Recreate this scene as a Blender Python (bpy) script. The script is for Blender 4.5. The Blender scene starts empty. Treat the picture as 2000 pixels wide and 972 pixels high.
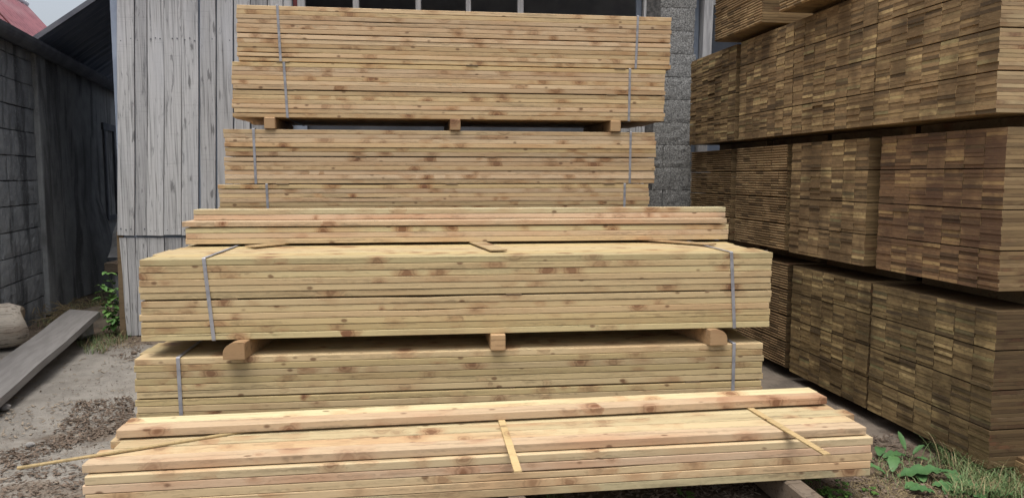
import bpy, math, random
from mathutils import Vector, Matrix, noise
R = math.radians
rnd = random.Random(7)
S = bpy.context.scene
COL = S.collection

# ------------------------------------------------------------------ measured layout helpers
F_PX, CAM_H, PITCH = 1500.0, 1.6, R(5.4)
_c, _s = math.cos(PITCH), math.sin(PITCH)
def ray(px, py):
    a = (px - 1000) / F_PX; b = -(py - 486) / F_PX
    return Vector((a, _c + b * _s, -_s + b * _c))
def at_z(px, py, z):
    r = ray(px, py); t = (z - CAM_H) / r.z
    return Vector((r.x * t, r.y * t, z))
TH = R(8)
WALL_N = Vector((-math.sin(TH), math.cos(TH)))
WALL_D = Vector((math.cos(TH), math.sin(TH)))
WALL_O = Vector((-3.97, 7.64))
def on_wall(px, py):                       # (distance along the shed front, height)
    r = ray(px, py); t = WALL_N.dot(WALL_O) / WALL_N.dot(Vector((r.x, r.y)))
    p = Vector((r.x, r.y)) * t
    return (p - WALL_O).dot(WALL_D), CAM_H + r.z * t

# ------------------------------------------------------------------ mesh helpers
class MB:
    def __init__(s): s.v = []; s.f = []; s.m = []
    def add(s, vs, fs, m=0, M=None):
        o = len(s.v)
        for p in vs:
            p = Vector(p)
            s.v.append(M @ p if M else p)
        for i, f in enumerate(fs):
            s.f.append([k + o for k in f]); s.m.append(m[i] if isinstance(m, (list, tuple)) else m)
        return s
    def box(s, x0, y0, z0, x1, y1, z1, m=0, M=None, b=0.0):
        if b <= 0:
            vs = [(x0,y0,z0),(x1,y0,z0),(x1,y1,z0),(x0,y1,z0),(x0,y0,z1),(x1,y0,z1),(x1,y1,z1),(x0,y1,z1)]
            return s.add(vs, [(0,3,2,1),(4,5,6,7),(0,1,5,4),(1,2,6,5),(2,3,7,6),(3,0,4,7)], m, M)
        vs, fs = [], []
        idx = {}
        for X, sx in ((x0,-1),(x1,1)):
            for Y, sy in ((y0,-1),(y1,1)):
                for Z, sz in ((z0,-1),(z1,1)):
                    idx[(sx,sy,sz)] = len(vs)
                    vs += [(X, Y-sy*b, Z-sz*b), (X-sx*b, Y, Z-sz*b), (X-sx*b, Y-sy*b, Z)]
        g = lambda a,b_,c,k: idx[(a,b_,c)]+k
        for q in (-1,1):
            fs.append([g(q,-1,-1,0),g(q,1,-1,0),g(q,1,1,0),g(q,-1,1,0)][::q])
            fs.append([g(-1,q,-1,1),g(-1,q,1,1),g(1,q,1,1),g(1,q,-1,1)][::q])
            fs.append([g(-1,-1,q,2),g(1,-1,q,2),g(1,1,q,2),g(-1,1,q,2)][::q])
        for a in (-1,1):
            for c in (-1,1):
                fs.append([g(a,c,-1,0),g(a,c,-1,1),g(a,c,1,1),g(a,c,1,0)][::-a*c])
                fs.append([g(a,-1,c,0),g(a,-1,c,2),g(a,1,c,2),g(a,1,c,0)][::a*c])
                fs.append([g(-1,a,c,1),g(-1,a,c,2),g(1,a,c,2),g(1,a,c,1)][::-a*c])
                for d in (-1,1):
                    fs.append([g(a,c,d,0),g(a,c,d,1),g(a,c,d,2)][::a*c*d])
        return s.add(vs, fs, m, M)
    def tube(s, pts, r, n=6, m=0, r2=None, cap=True):
        vs, fs = [], []
        k = len(pts)
        for i, p in enumerate(pts):
            p = Vector(p)
            d = (Vector(pts[min(i+1,k-1)]) - Vector(pts[max(i-1,0)])).normalized()
            u = d.orthogonal().normalized(); w = d.cross(u)
            rr = r if r2 is None else r + (r2-r)*i/(k-1)
            for j in range(n):
                a = 2*math.pi*j/n
                vs.append(p + (u*math.cos(a)+w*math.sin(a))*rr)
        for i in range(k-1):
            for j in range(n):
                fs.append((i*n+j, i*n+(j+1)%n, (i+1)*n+(j+1)%n, (i+1)*n+j))
        if cap: fs.append(tuple(range(n))[::-1]); fs.append(tuple((k-1)*n+j for j in range(n)))
        return s.add(vs, fs, m)
    def mesh(s, name, mats, smooth=False):
        me = bpy.data.meshes.new(name)
        me.from_pydata([tuple(p) for p in s.v], [], s.f)
        for mt in mats: me.materials.append(mt)
        me.polygons.foreach_set('material_index', s.m)
        if smooth: me.polygons.foreach_set('use_smooth', [True]*len(s.f))
        me.update()
        return me
    def build(s, name, mats, parent=None, smooth=False):
        if not isinstance(mats, (list, tuple)): mats = [mats]
        return link(name, s.mesh(name, mats, smooth), parent)

def link(name, data, parent=None, loc=None, rotz=None):
    o = bpy.data.objects.new(name, data); COL.objects.link(o)
    if parent: o.parent = parent
    if loc is not None: o.location = loc
    if rotz is not None: o.rotation_euler = (0,0,rotz)
    return o
def tag(o, label=None, cat=None, group=None, kind=None):
    if label: o['label'] = label
    if cat: o['category'] = cat
    if group: o['group'] = group
    if kind: o['kind'] = kind
    return o
def thing(name, loc, label, cat, group=None, rotz=0):
    o = link(name, None, None, loc, rotz); o.empty_display_size = .1
    return tag(o, label, cat, group)

# ------------------------------------------------------------------ materials
class NT:
    def __init__(s, name, rough=.7, spec=.3):
        s.mat = bpy.data.materials.new(name); s.mat.use_nodes = True
        s.t = s.mat.node_tree; s.b = s.t.nodes['Principled BSDF']
        s.b.inputs['Roughness'].default_value = rough
        s.b.inputs['Specular IOR Level'].default_value = spec
    def n(s, typ, **kw):
        nd = s.t.nodes.new(typ)
        for k, v in kw.items(): setattr(nd, k, v)
        return nd
    def set(s, sock, v):
        if isinstance(v, bpy.types.NodeSocket): s.t.links.new(v, sock)
        elif v is not None:
            if sock.type == 'RGBA' and len(v) == 3: v = (*v, 1)
            sock.default_value = v
    def math(s, op, a, b=None, c=None, clamp=False):
        nd = s.n('ShaderNodeMath', operation=op); nd.use_clamp = clamp
        for i, v in enumerate((a, b, c)):
            if v is not None: s.set(nd.inputs[i], v)
        return nd.outputs[0]
    def vmath(s, op, a, b=None):
        nd = s.n('ShaderNodeVectorMath', operation=op)
        s.set(nd.inputs[0], a)
        if b is not None: s.set(nd.inputs[1], b)
        return nd.outputs[0]
    def mix(s, fac, a, b, mode='MIX'):
        nd = s.n('ShaderNodeMix', data_type='RGBA', blend_type=mode)
        s.set(nd.inputs[0], fac); s.set(nd.inputs[6], a); s.set(nd.inputs[7], b)
        return nd.outputs[2]
    def noise(s, vec, scale=1, detail=3, rough=.55, dist=0, col=False):
        nd = s.n('ShaderNodeTexNoise')
        s.set(nd.inputs['Vector'], vec); nd.inputs['Scale'].default_value = scale
        nd.inputs['Detail'].default_value = detail; nd.inputs['Roughness'].default_value = rough
        nd.inputs['Distortion'].default_value = dist
        return nd.outputs['Color' if col else 'Fac']
    def ramp(s, fac, stops, interp='LINEAR'):
        nd = s.n('ShaderNodeValToRGB'); cr = nd.color_ramp; cr.interpolation = interp
        while len(cr.elements) < len(stops): cr.elements.new(.5)
        for e, (p, c) in zip(cr.elements, stops):
            e.position = p
            e.color = (c, c, c, 1) if isinstance(c, (int, float)) else (*c, 1)
        s.set(nd.inputs[0], fac)
        return nd.outputs[0]
    def smooth(s, x, lo, hi, a=0.0, b=1.0):
        nd = s.n('ShaderNodeMapRange', interpolation_type='SMOOTHSTEP')
        for i, v in enumerate((x, lo, hi, a, b)): s.set(nd.inputs[i], v)
        return nd.outputs[0]
    def obj(s): return s.n('ShaderNodeTexCoord').outputs['Object']
    def rand(s):                            # one number per separate board, also inside a joined mesh
        a = s.n('ShaderNodeObjectInfo').outputs['Random']
        b = s.n('ShaderNodeNewGeometry').outputs['Random Per Island']
        return s.math('FRACT', s.math('ADD', s.math('MULTIPLY', a, 13.7), s.math('MULTIPLY', b, 7.31)))
    def rand2(s, r, k): return s.math('FRACT', s.math('MULTIPLY', s.math('SINE', s.math('MULTIPLY', r, 91.7+k)), 437.5))
    def out(s, col, bump=None, strength=.3, dist=.002, rough=None):
        s.set(s.b.inputs['Base Color'], col)
        if bump is not None:
            bn = s.n('ShaderNodeBump'); bn.inputs['Strength'].default_value = strength
            bn.inputs['Distance'].default_value = dist
            s.set(bn.inputs['Height'], bump); s.set(s.b.inputs['Normal'], bn.outputs[0])
        if rough is not None: s.set(s.b.inputs['Roughness'], rough)
        return s.mat

def wood(name, tints, red, knot=(.15,.064,.034), redamt=.5, knots=1.0, grain=.35, rough=.62, dirt=0.0):
    t = NT(name, rough, .25)
    r = t.rand()
    off = t.n('ShaderNodeCombineXYZ')
    t.set(off.inputs[0], t.math('MULTIPLY', r, 57.3)); t.set(off.inputs[1], t.math('MULTIPLY', t.rand2(r, 1), 31.1)); t.set(off.inputs[2], t.math('MULTIPLY', t.rand2(r, 2), 23.7))
    v = t.vmath('ADD', t.obj(), off.outputs[0])
    base = t.ramp(t.rand2(r, 3), [(i/(len(tints)-1), c) for i, c in enumerate(tints)])
    val = t.math('ADD', t.math('MULTIPLY', t.rand2(r, 9), .30), .80)
    # broad colour drift along the board
    drift = t.noise(t.vmath('MULTIPLY', v, (.8, 2.5, 3)), 1.6, 2)
    base = t.mix(t.smooth(drift, .45, .75, 0, redamt), base, red)
    # knots: stretched cells, some without a knot
    warp = t.noise(t.vmath('MULTIPLY', v, (16, 26, 26)), 1, 3, col=True)
    kv = t.vmath('ADD', t.vmath('MULTIPLY', v, (6.2, 5.2, 5.6)), t.vmath('MULTIPLY', t.vmath('SUBTRACT', warp, (.5,.5,.5)), (.34,.2,.2)))
    vo = t.n('ShaderNodeTexVoronoi', feature='F1'); t.set(vo.inputs['Vector'], kv); vo.inputs['Scale'].default_value = 1
    sep = t.n('ShaderNodeSeparateColor'); t.set(sep.inputs[0], vo.outputs['Color'])
    d = t.math('DIVIDE', vo.outputs['Distance'], t.math('ADD', t.math('MULTIPLY', sep.outputs[2], .95), .42))
    on = t.math('MULTIPLY', t.math('GREATER_THAN', sep.outputs[0], 1-.78*knots), t.math('ADD', t.math('MULTIPLY', sep.outputs[1], .65), .35))
    g0 = t.noise(t.vmath('MULTIPLY', v, (14, 40, 60)), 1, 3, .7)
    # grain that bends round the knots
    bend = t.math('MULTIPLY', t.smooth(d, .5, .05), t.math('MULTIPLY', on, .9))
    gv = t.vmath('ADD', t.vmath('MULTIPLY', v, (1.1, 34, 46)), t.vmath('MULTIPLY', warp, (0, 1.2, 1.2)))
    cb = t.n('ShaderNodeCombineXYZ'); t.set(cb.inputs[1], t.math('MULTIPLY', bend, 3)); t.set(cb.inputs[2], t.math('MULTIPLY', bend, 3))
    g = t.noise(t.vmath('ADD', gv, cb.outputs[0]), 1, 4, .6)
    fine = t.noise(t.vmath('MULTIPLY', v, (6, 160, 220)), 1, 2)
    gl = t.ramp(g, [(.30, 1-grain*1.15), (.46, 1.0), (.56, 1.05), (.72, 1-grain*.6)])
    base = t.mix(1, base, gl, 'MULTIPLY')
    base = t.mix(t.math('MULTIPLY', t.smooth(fine, .6, .8), .25), base, t.mix(.5, base, (.12,.07,.03)))
    halo = t.math('MULTIPLY', t.smooth(t.math('ADD', d, t.math('MULTIPLY', t.math('SUBTRACT', g0, .5), .5)), .58, .14), on)
    base = t.mix(t.math('MULTIPLY', halo, .80), base, t.mix(.22, red, knot))
    core = t.math('MULTIPLY', t.smooth(d, .20, .10), on)
    ring = t.math('MULTIPLY', t.smooth(t.math('ABSOLUTE', t.math('SUBTRACT', d, .215)), .05, .0), on)
    base = t.mix(t.math('MULTIPLY', core, .8), base, knot)
    base = t.mix(t.math('MULTIPLY', ring, .35), base, (.05,.022,.012))
    rings = t.math('SINE', t.math('MULTIPLY', d, 70))
    base = t.mix(t.math('MULTIPLY', t.math('MULTIPLY', t.smooth(d, .34, .12), on), t.math('MULTIPLY', t.smooth(rings, .2, .9), .35)), base, (.16,.075,.035))
    vp = t.n('ShaderNodeTexVoronoi', feature='F1'); t.set(vp.inputs['Vector'], t.vmath('MULTIPLY', v, (11, 19, 19))); vp.inputs['Scale'].default_value = 1
    sp_ = t.n('ShaderNodeSeparateColor'); t.set(sp_.inputs[0], vp.outputs['Color'])
    pin = t.math('MULTIPLY', t.smooth(vp.outputs['Distance'], .26, .12), t.math('GREATER_THAN', sp_.outputs[0], 1-.16*knots))
    base = t.mix(t.math('MULTIPLY', pin, .75), base, (.11,.05,.025))
    shake = t.noise(t.vmath('MULTIPLY', v, (.7, 70, 95)), 1, 1)
    base = t.mix(t.math('MULTIPLY', t.smooth(shake, .70, .76), .5), base, (.10,.06,.03))
    sm = t.noise(t.vmath('MULTIPLY', v, (3, 9, 9)), 1, 5, .7)
    base = t.mix(t.math('MULTIPLY', t.smooth(sm, .56, .72), .22+dirt), base, (.14,.10,.06))
    vc = t.n('ShaderNodeCombineXYZ')
    for i in range(3): t.set(vc.inputs[i], val)
    base = t.mix(1, base, vc.outputs[0], 'MULTIPLY')
    return t.out(base, t.math('ADD', g, t.math('MULTIPLY', fine, .5)), .25, .0015)

def endgrain(name, stops, blot=(.05,.035,.02), blotamt=.55):
    t = NT(name, .85, .15)
    r = t.rand()
    off = t.n('ShaderNodeCombineXYZ')
    for i in range(3): t.set(off.inputs[i], t.math('MULTIPLY', t.rand2(r, i), 40))
    v = t.vmath('ADD', t.obj(), off.outputs[0])
    base = t.ramp(t.rand2(r, 5), stops)
    # stain that runs over several neighbouring ends, weathering that belongs to the pile
    big = t.noise(t.n('ShaderNodeNewGeometry').outputs['Position'], 3.1, 3, .6)
    base = t.mix(t.smooth(big, .40, .64, 0, .75), base, blot)
    n1 = t.noise(t.vmath('MULTIPLY', v, (20, 24, 36)), 1, 4, .65)
    base = t.mix(t.smooth(n1, .45, .7, 0, blotamt), base, blot)
    n2 = t.noise(t.vmath('MULTIPLY', v, (30, 30, 110)), 1, 3)
    base = t.mix(t.smooth(n2, .54, .72, 0, .28), base, t.mix(.6, base, (.36,.27,.15)))
    dk = t.rand2(r, 12)
    base = t.mix(t.smooth(dk, .70, .95, 0, .6), base, (.045,.034,.024))
    pale = t.noise(t.vmath('MULTIPLY', v, (40, 34, 70)), 1, 3, .7)
    base = t.mix(t.smooth(pale, .68, .8, 0, .55), base, (.40,.31,.19))
    return t.out(base, t.math('ADD', n1, n2), .5, .003)

def simple(name, c1, c2, scale=6, stretch=(1,1,1), rough=.8, spec=.25, bump=.3, dist=.003, detail=5, lo=.35, hi=.65, c3=None):
    t = NT(name, rough, spec)
    v = t.vmath('MULTIPLY', t.obj(), stretch)
    n = t.noise(v, scale, detail, .62)
    c = t.mix(t.smooth(n, lo, hi), c1, c2)
    if c3:
        n3 = t.noise(v, scale*.23, 3); c = t.mix(t.smooth(n3, .48, .68, 0, .75), c, c3)
    return t.out(c, n, bump, dist)

M = {}
TAN = [(0.500,0.353,0.189),(0.550,0.404,0.232),(0.490,0.364,0.184),(0.580,0.434,0.275),(0.530,0.374,0.216)]
M['pine'] = wood('pine', TAN, (0.408,0.212,0.088), redamt=.42)
M['pine_cool'] = wood('pine_cool', [(0.492,0.384,0.193),(0.462,0.359,0.184),(0.532,0.414,0.238),(0.462,0.389,0.208),(0.522,0.384,0.218)], (0.374,0.212,0.106), redamt=.35)
M['pine_pink'] = wood('pine_pink', [(0.524,0.421,0.243),(0.504,0.431,0.255),(0.524,0.385,0.223),(0.572,0.489,0.306),(0.485,0.437,0.259),(0.553,0.458,0.270)], (0.456,0.261,0.134), knot=(0.145,0.063,0.030), redamt=.62)
M['pine_red'] = wood('pine_red', [(0.522,0.385,0.246),(0.494,0.370,0.235),(0.541,0.400,0.267)], (0.437,0.249,0.142), knot=(0.161,0.065,0.033), redamt=.75)
M['pine_end'] = simple('pine_end', (.50,.36,.19), (.36,.24,.12), 30, rough=.8)
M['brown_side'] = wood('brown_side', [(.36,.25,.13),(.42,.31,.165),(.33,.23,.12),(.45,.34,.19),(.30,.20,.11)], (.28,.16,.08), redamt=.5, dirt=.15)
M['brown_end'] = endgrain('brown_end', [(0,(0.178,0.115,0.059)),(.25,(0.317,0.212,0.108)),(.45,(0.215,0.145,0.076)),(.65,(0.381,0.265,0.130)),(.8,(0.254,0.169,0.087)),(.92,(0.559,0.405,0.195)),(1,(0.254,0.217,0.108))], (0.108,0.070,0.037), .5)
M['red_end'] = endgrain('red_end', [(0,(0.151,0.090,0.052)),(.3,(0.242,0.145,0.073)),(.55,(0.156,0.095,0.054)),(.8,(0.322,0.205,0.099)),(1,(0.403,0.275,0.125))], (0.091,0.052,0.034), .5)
M['deep_brown_end'] = endgrain('deep_brown_end', [(0,(0.149,0.103,0.051)),(.25,(0.258,0.182,0.086)),(.45,(0.180,0.129,0.062)),(.65,(0.312,0.227,0.106)),(.8,(0.211,0.151,0.074)),(.93,(0.468,0.347,0.165)),(1,(0.203,0.189,0.092))], (0.078,0.054,0.028), .6)  # darker brown board ends, for the bottom tier
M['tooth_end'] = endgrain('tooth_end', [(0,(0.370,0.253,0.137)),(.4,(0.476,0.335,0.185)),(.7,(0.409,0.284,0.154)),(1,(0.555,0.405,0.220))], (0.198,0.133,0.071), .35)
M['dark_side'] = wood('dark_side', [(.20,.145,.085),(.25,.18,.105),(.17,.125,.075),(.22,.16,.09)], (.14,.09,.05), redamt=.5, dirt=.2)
M['mid_brown_side'] = wood('mid_brown_side', [(0.210,0.139,0.067),(0.257,0.176,0.087),(0.179,0.121,0.060),(0.273,0.189,0.097)], (0.109,0.066,0.033), redamt=.4, dirt=.25)  # medium brown board sides
M['deep_brown_side'] = wood('deep_brown_side', [(0.094,0.061,0.029),(0.116,0.077,0.037),(0.077,0.050,0.025),(0.127,0.087,0.043)], (0.044,0.027,0.015), redamt=.4, dirt=.2)  # darkest brown board sides, for the bottom tier
M['bearer'] = wood('bearer', [(.36,.23,.12),(.42,.28,.15),(.34,.22,.12)], (.30,.16,.08), knots=.5)
M['old_bearer'] = wood('old_bearer', [(.17,.135,.10),(.21,.17,.13),(.15,.12,.09)], (.13,.095,.065), knots=.6, dirt=.3, grain=.6)
M['batten'] = wood('batten', [(.48,.35,.175),(.44,.33,.165)], (.40,.27,.125), knots=.15, redamt=.2)
M['steel'] = simple('steel_band', (.33,.33,.35), (.22,.22,.235), 14, rough=.5, spec=.5, bump=.08)
M['steel'].node_tree.nodes['Principled BSDF'].inputs['Metallic'].default_value = .25

def weathered():
    t = NT('weathered_board', .85, .15)
    r = t.rand()
    off = t.n('ShaderNodeCombineXYZ')
    for i in range(3): t.set(off.inputs[i], t.math('MULTIPLY', t.rand2(r, i), 30))
    v = t.vmath('ADD', t.obj(), off.outputs[0])
    base = t.ramp(t.rand2(r, 4), [(0,(.37,.37,.37)),(.5,(.50,.50,.495)),(1,(.31,.31,.312))])
    g = t.noise(t.vmath('MULTIPLY', v, (58, 58, 1.1)), 1, 5, .7, .3)
    base = t.mix(1, base, t.ramp(g, [(.3,.22),(.42,.8),(.5,1.0),(.62,1.16),(.72,.42)]), 'MULTIPLY')
    s2 = t.noise(t.vmath('MULTIPLY', v, (24, 24, 3.0)), 1, 5, .7, .9)
    base = t.mix(t.smooth(s2, .57, .67, 0, .7), base, (.13,.13,.135))
    s3 = t.noise(t.vmath('MULTIPLY', v, (4, 4, .9)), 1, 3)
    base = t.mix(t.smooth(s3, .5, .72, 0, .4), base, (.50,.51,.53))
    vo = t.n('ShaderNodeTexVoronoi', feature='F1'); t.set(vo.inputs['Vector'], t.vmath('MULTIPLY', v, (7, 5, 2.6))); vo.inputs['Scale'].default_value = 1
    base = t.mix(t.smooth(t.math('ADD', vo.outputs['Distance'], t.math('MULTIPLY', t.math('SUBTRACT', s2, .5), .9)), .13, .04, 0, .7), base, (.10,.10,.10))
    tr = t.noise(t.vmath('MULTIPLY', v, (3, 3, 90)), 1, 2)                     # saw marks across
    base = t.mix(t.smooth(tr, .6, .75, 0, .22), base, (.14,.14,.145))
    return t.out(base, t.math('ADD', g, t.math('MULTIPLY', s2, -.6)), .6, .004)
M['weathered'] = weathered()
M['frame_wood'] = simple('frame_wood', (.42,.42,.42), (.28,.28,.285), 5, (8,8,.7), bump=.4)
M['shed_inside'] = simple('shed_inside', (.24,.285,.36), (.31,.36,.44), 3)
M['shed_red'] = simple('shed_red', (.16,.045,.045), (.11,.035,.037), 8)
def roughcast():
    t = NT('roughcast_block', .95, .1)
    v = t.obj()
    a = t.noise(v, 75, 3, .7); b = t.noise(v, 28, 4, .7); c = t.noise(v, 2.2, 3)
    base = t.ramp(a, [(.30,(.05,.05,.05)),(.45,(.18,.18,.175)),(.60,(.34,.34,.325)),(.76,(.56,.555,.54))])
    base = t.mix(t.smooth(b, .5, .7, 0, .45), base, (.06,.06,.058))
    base = t.mix(t.smooth(c, .42, .7, 0, .4), base, (.20,.20,.185))
    return t.out(base, a, .8, .006)
M['roughcast'] = roughcast()
M['mortar'] = simple('mortar', (.05,.05,.048), (.12,.115,.11), 25)
def stained(name, c1, c2, dark, pale):
    t = NT(name, .9, .15)
    v = t.obj()
    n = t.noise(v, 5, 6, .68); s = t.noise(t.vmath('MULTIPLY', v, (3.2, 3.2, .55)), 1, 4, .6, .5); f = t.noise(v, 38, 4, .7)
    base = t.mix(t.smooth(n, .35, .65), c1, c2)
    base = t.mix(t.smooth(s, .46, .62, 0, .88), base, dark)
    base = t.mix(t.smooth(f, .58, .70, 0, .7), base, pale)
    bl = t.noise(t.vmath('MULTIPLY', v, (1.1,1.1,.9)), 1, 3)
    base = t.mix(t.smooth(bl, .52, .7, 0, .6), base, dark)
    return t.out(base, t.math('ADD', n, t.math('MULTIPLY', f, .6)), .7, .008)
M['old_block'] = stained('old_block', (.26,.275,.285), (.36,.375,.385), (.10,.105,.11), (.52,.53,.53))
M['render_wall'] = stained('render_wall', (.27,.28,.28), (.36,.37,.365), (.12,.12,.12), (.46,.46,.45))
M['gutter'] = simple('gutter', (.10,.11,.13), (.15,.16,.18), 4, (1,1,1))
M['red_roof'] = simple('red_roof', (.30,.13,.145), (.23,.10,.115), 5, (.6,3,1), c3=(.33,.21,.22))
M['roof_pale'] = simple('roof_pale', (.62,.62,.62), (.45,.45,.45), 6)
M['dark_sheet'] = simple('dark_sheet', (.15,.175,.22), (.20,.225,.275), 3, (1,4,1))
M['grey_plank'] = simple('grey_plank', (0.185,0.175,0.166), (0.229,0.219,0.209), 2.2, (1.2,9,9), c3=(0.148,0.139,0.130), bump=.25)
M['log'] = wood('log_wood', [(.46,.41,.34),(.50,.45,.38)], (.36,.25,.17), knots=.5, grain=.75, dirt=.25, rough=.8)
M['log_end'] = simple('log_end', (.40,.33,.25), (.28,.21,.15), 14)
M['tarp'] = simple('tarp', (.16,.165,.17), (.24,.245,.25), 7)
M['chip'] = simple('bark_chip', (.085,.062,.046), (.19,.145,.11), 40)
M['chip_pale'] = simple('wood_chip', (.30,.25,.19), (.22,.18,.135), 12)
M['stone'] = simple('stone', (.30,.29,.27), (.2,.19,.18), 20)
def leafm(name, a, b, rough=.55):
    t = NT(name, rough, .35)
    r = t.rand()
    c = t.mix(t.rand2(r, 2), a, b)
    n = t.noise(t.obj(), 22, 3); c = t.mix(t.smooth(n, .45, .7, 0, .45), c, b)
    m = t.out(c, n, .2, .002)
    t.b.inputs['Subsurface Weight'].default_value = 0
    return m
M['dock'] = leafm('dock_leaf', (.042,.105,.035), (.07,.15,.05))
M['weed'] = leafm('weed_leaf', (.055,.125,.025), (.10,.19,.04))
M['nettle'] = leafm('climber_leaf', (.075,.19,.045), (.15,.28,.07))
M['grass'] = leafm('grass_blade', (.07,.13,.035), (.17,.23,.10))
M['straw'] = leafm('straw_blade', (.30,.24,.13), (.20,.15,.08), .8)
M['stalk'] = leafm('stalk', (.14,.13,.06), (.10,.13,.05))
M['petal'] = leafm('petal', (.75,.45,.02), (.80,.55,.03))

def ground_mat():
    t = NT('yard_ground', .92, .15)
    v = t.obj()
    sep = t.n('ShaderNodeSeparateXYZ'); t.set(sep.inputs[0], v)
    big = t.noise(v, .9, 4, .6); mid = t.noise(v, 5, 5, .65); fine = t.noise(v, 60, 4, .7)
    conc = t.mix(t.smooth(mid, .35, .65), (.190,.176,.155), (.255,.238,.210))
    conc = t.mix(t.smooth(fine, .60, .74, 0, .3), conc, (.30,.28,.245))
    conc = t.mix(t.smooth(big, .5, .7, 0, .55), conc, (.12,.10,.08))
    soil = t.mix(t.smooth(mid, .35, .65), (.075,.055,.04), (.14,.105,.075))
    soil = t.mix(t.smooth(fine, .6, .75, 0, .5), soil, (.24,.19,.13))
    x = t.math('ADD', sep.outputs[0], t.math('MULTIPLY', t.math('SUBTRACT', mid, .5), 1.2))
    y = t.math('ADD', sep.outputs[1], t.math('MULTIPLY', t.math('SUBTRACT', mid, .5), 1.4))
    right = t.smooth(x, -1.9, -1.3)                                     # earth under the stacks and to the right
    lane = t.math('MULTIPLY', t.smooth(x, 1.55, 1.95), t.smooth(y, 4.35, 4.8))   # concrete lane between the stacks
    right = t.math('SUBTRACT', right, t.math('MULTIPLY', lane, .35), clamp=True)
    wallside = t.math('MULTIPLY', t.smooth(y, 7.0, 7.5), .9)
    litter = t.math('MULTIPLY', t.smooth(t.noise(v, 1.7, 6, .7), .46, .62), t.smooth(y, 5.2, 4.7))
    m = t.math('MAXIMUM', t.math('MAXIMUM', right, wallside), t.math('MULTIPLY', litter, .75))
    return t.out(t.mix(m, conc, soil), t.math('ADD', mid, t.math('MULTIPLY', fine, .4)), .7, .012)
M['ground'] = ground_mat()

# ------------------------------------------------------------------ boards
def board_mb(L, w, t, ch, seg, rs, wob=.001, slant=0.0, mats=(0,1), mb=None, Mx=None, wane=None):
    """one sawn board, +X long, +Y wide, +Z thick, arrises eased; ends in material 1"""
    rr = random.Random(rs)
    k = ch*.28
    prof = [(ch,0),(w-ch,0),(w-k,k),(w,ch),(w,t*.55),(w,t-ch),(w-k,t-k),(w-ch,t),(ch,t),(k,t-k),(0,t-ch),(0,t*.55),(0,ch),(k,k)]
    n = len(prof); vs, fs, ms = [], [], []
    ph = [rr.random()*6.28 for _ in range(4)]
    for i in range(seg+1):
        u = i/seg; x = L*u
        dz = wob*(math.sin(ph[0]+u*5.1)+.5*math.sin(ph[1]+u*13))
        dy = wob*1.2*math.sin(ph[2]+u*4.3)
        for (y, z) in prof:
            xx = x
            if slant and i == 0: xx = slant*max(0, 1-z/(t*.55))
            zz = z
            if wane and y < w*.5 and z > t*.45:                        # lost arris towards one end
                e = max(0, 1-abs(u-wane[0])/wane[1]); zz = z - t*wane[2]*min(1,e*1.6)*(1 if y < ch*1.01 else .4)
            vs.append((xx, y+dy, zz+dz))
    for i in range(seg):
        for j in range(n):
            a = i*n+j; b = i*n+(j+1)%n
            fs.append((a, b, b+n, a+n)); ms.append(mats[0])
    if slant:
        fs.append((4,3,2,1,0,13,12,11)); fs.append((11,10,9,8,7,6,5,4)); ms += [mats[1]]*2
    else: fs.append(tuple(range(n))[::-1]); ms.append(mats[1])
    fs.append(tuple(seg*n+j for j in range(n))); ms.append(mats[1])
    mb = mb or MB()
    return mb.add(vs, fs, ms, Mx)

def board_meshes(L, w, t, side, end, count, ch=.004, seg=12, slant=0, seed=0, wob=.001):
    out = []
    for i in range(count):
        wn = (rnd.random(), rnd.uniform(.05,.16), rnd.uniform(.12,.32)) if (i % 4 == 3 and not slant and L > 3) else None
        mb = board_mb(L, w, t, ch, seg, seed*100+i, wob, slant, wane=wn)
        me = mb.mesh('board', [side, end])
        me.update(); out.append(me)
    return out

def strap_part(root, x_top, x_bot, D, h, w=.020, th=.0014):
    """steel band round the whole pack, leaning from x_top to x_bot"""
    o = .004
    pts = [(-o, 0-o*0), (-o, h), (-o+.004, h+o), (D-.004, h+o), (D+o, h), (D+o, 0), (D-.004, -o), (-o+.004, -o)]
    mb = MB(); vs, fs = [], []
    n = len(pts); cy, cz = D/2, h/2
    for (y, z) in pts:
        xx = x_bot + (x_top-x_bot)*(z/h)
        for e in (0, th):
            yy = y + (e if y > cy else -e); zz = z + (e if z > cz else -e)
            vs += [(xx-w/2, yy, zz), (xx+w/2, yy, zz)]
    for i in range(n):
        a = i*4; b = ((i+1) % n)*4
        fs += [(a, b, b+1, a+1), (a+2, a+3, b+3, b+2), (a, a+2, b+2, b), (a+1, b+1, b+3, a+3)]
    mb.add(vs, fs)
    return mb.build('strap', M['steel'], root)

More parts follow.
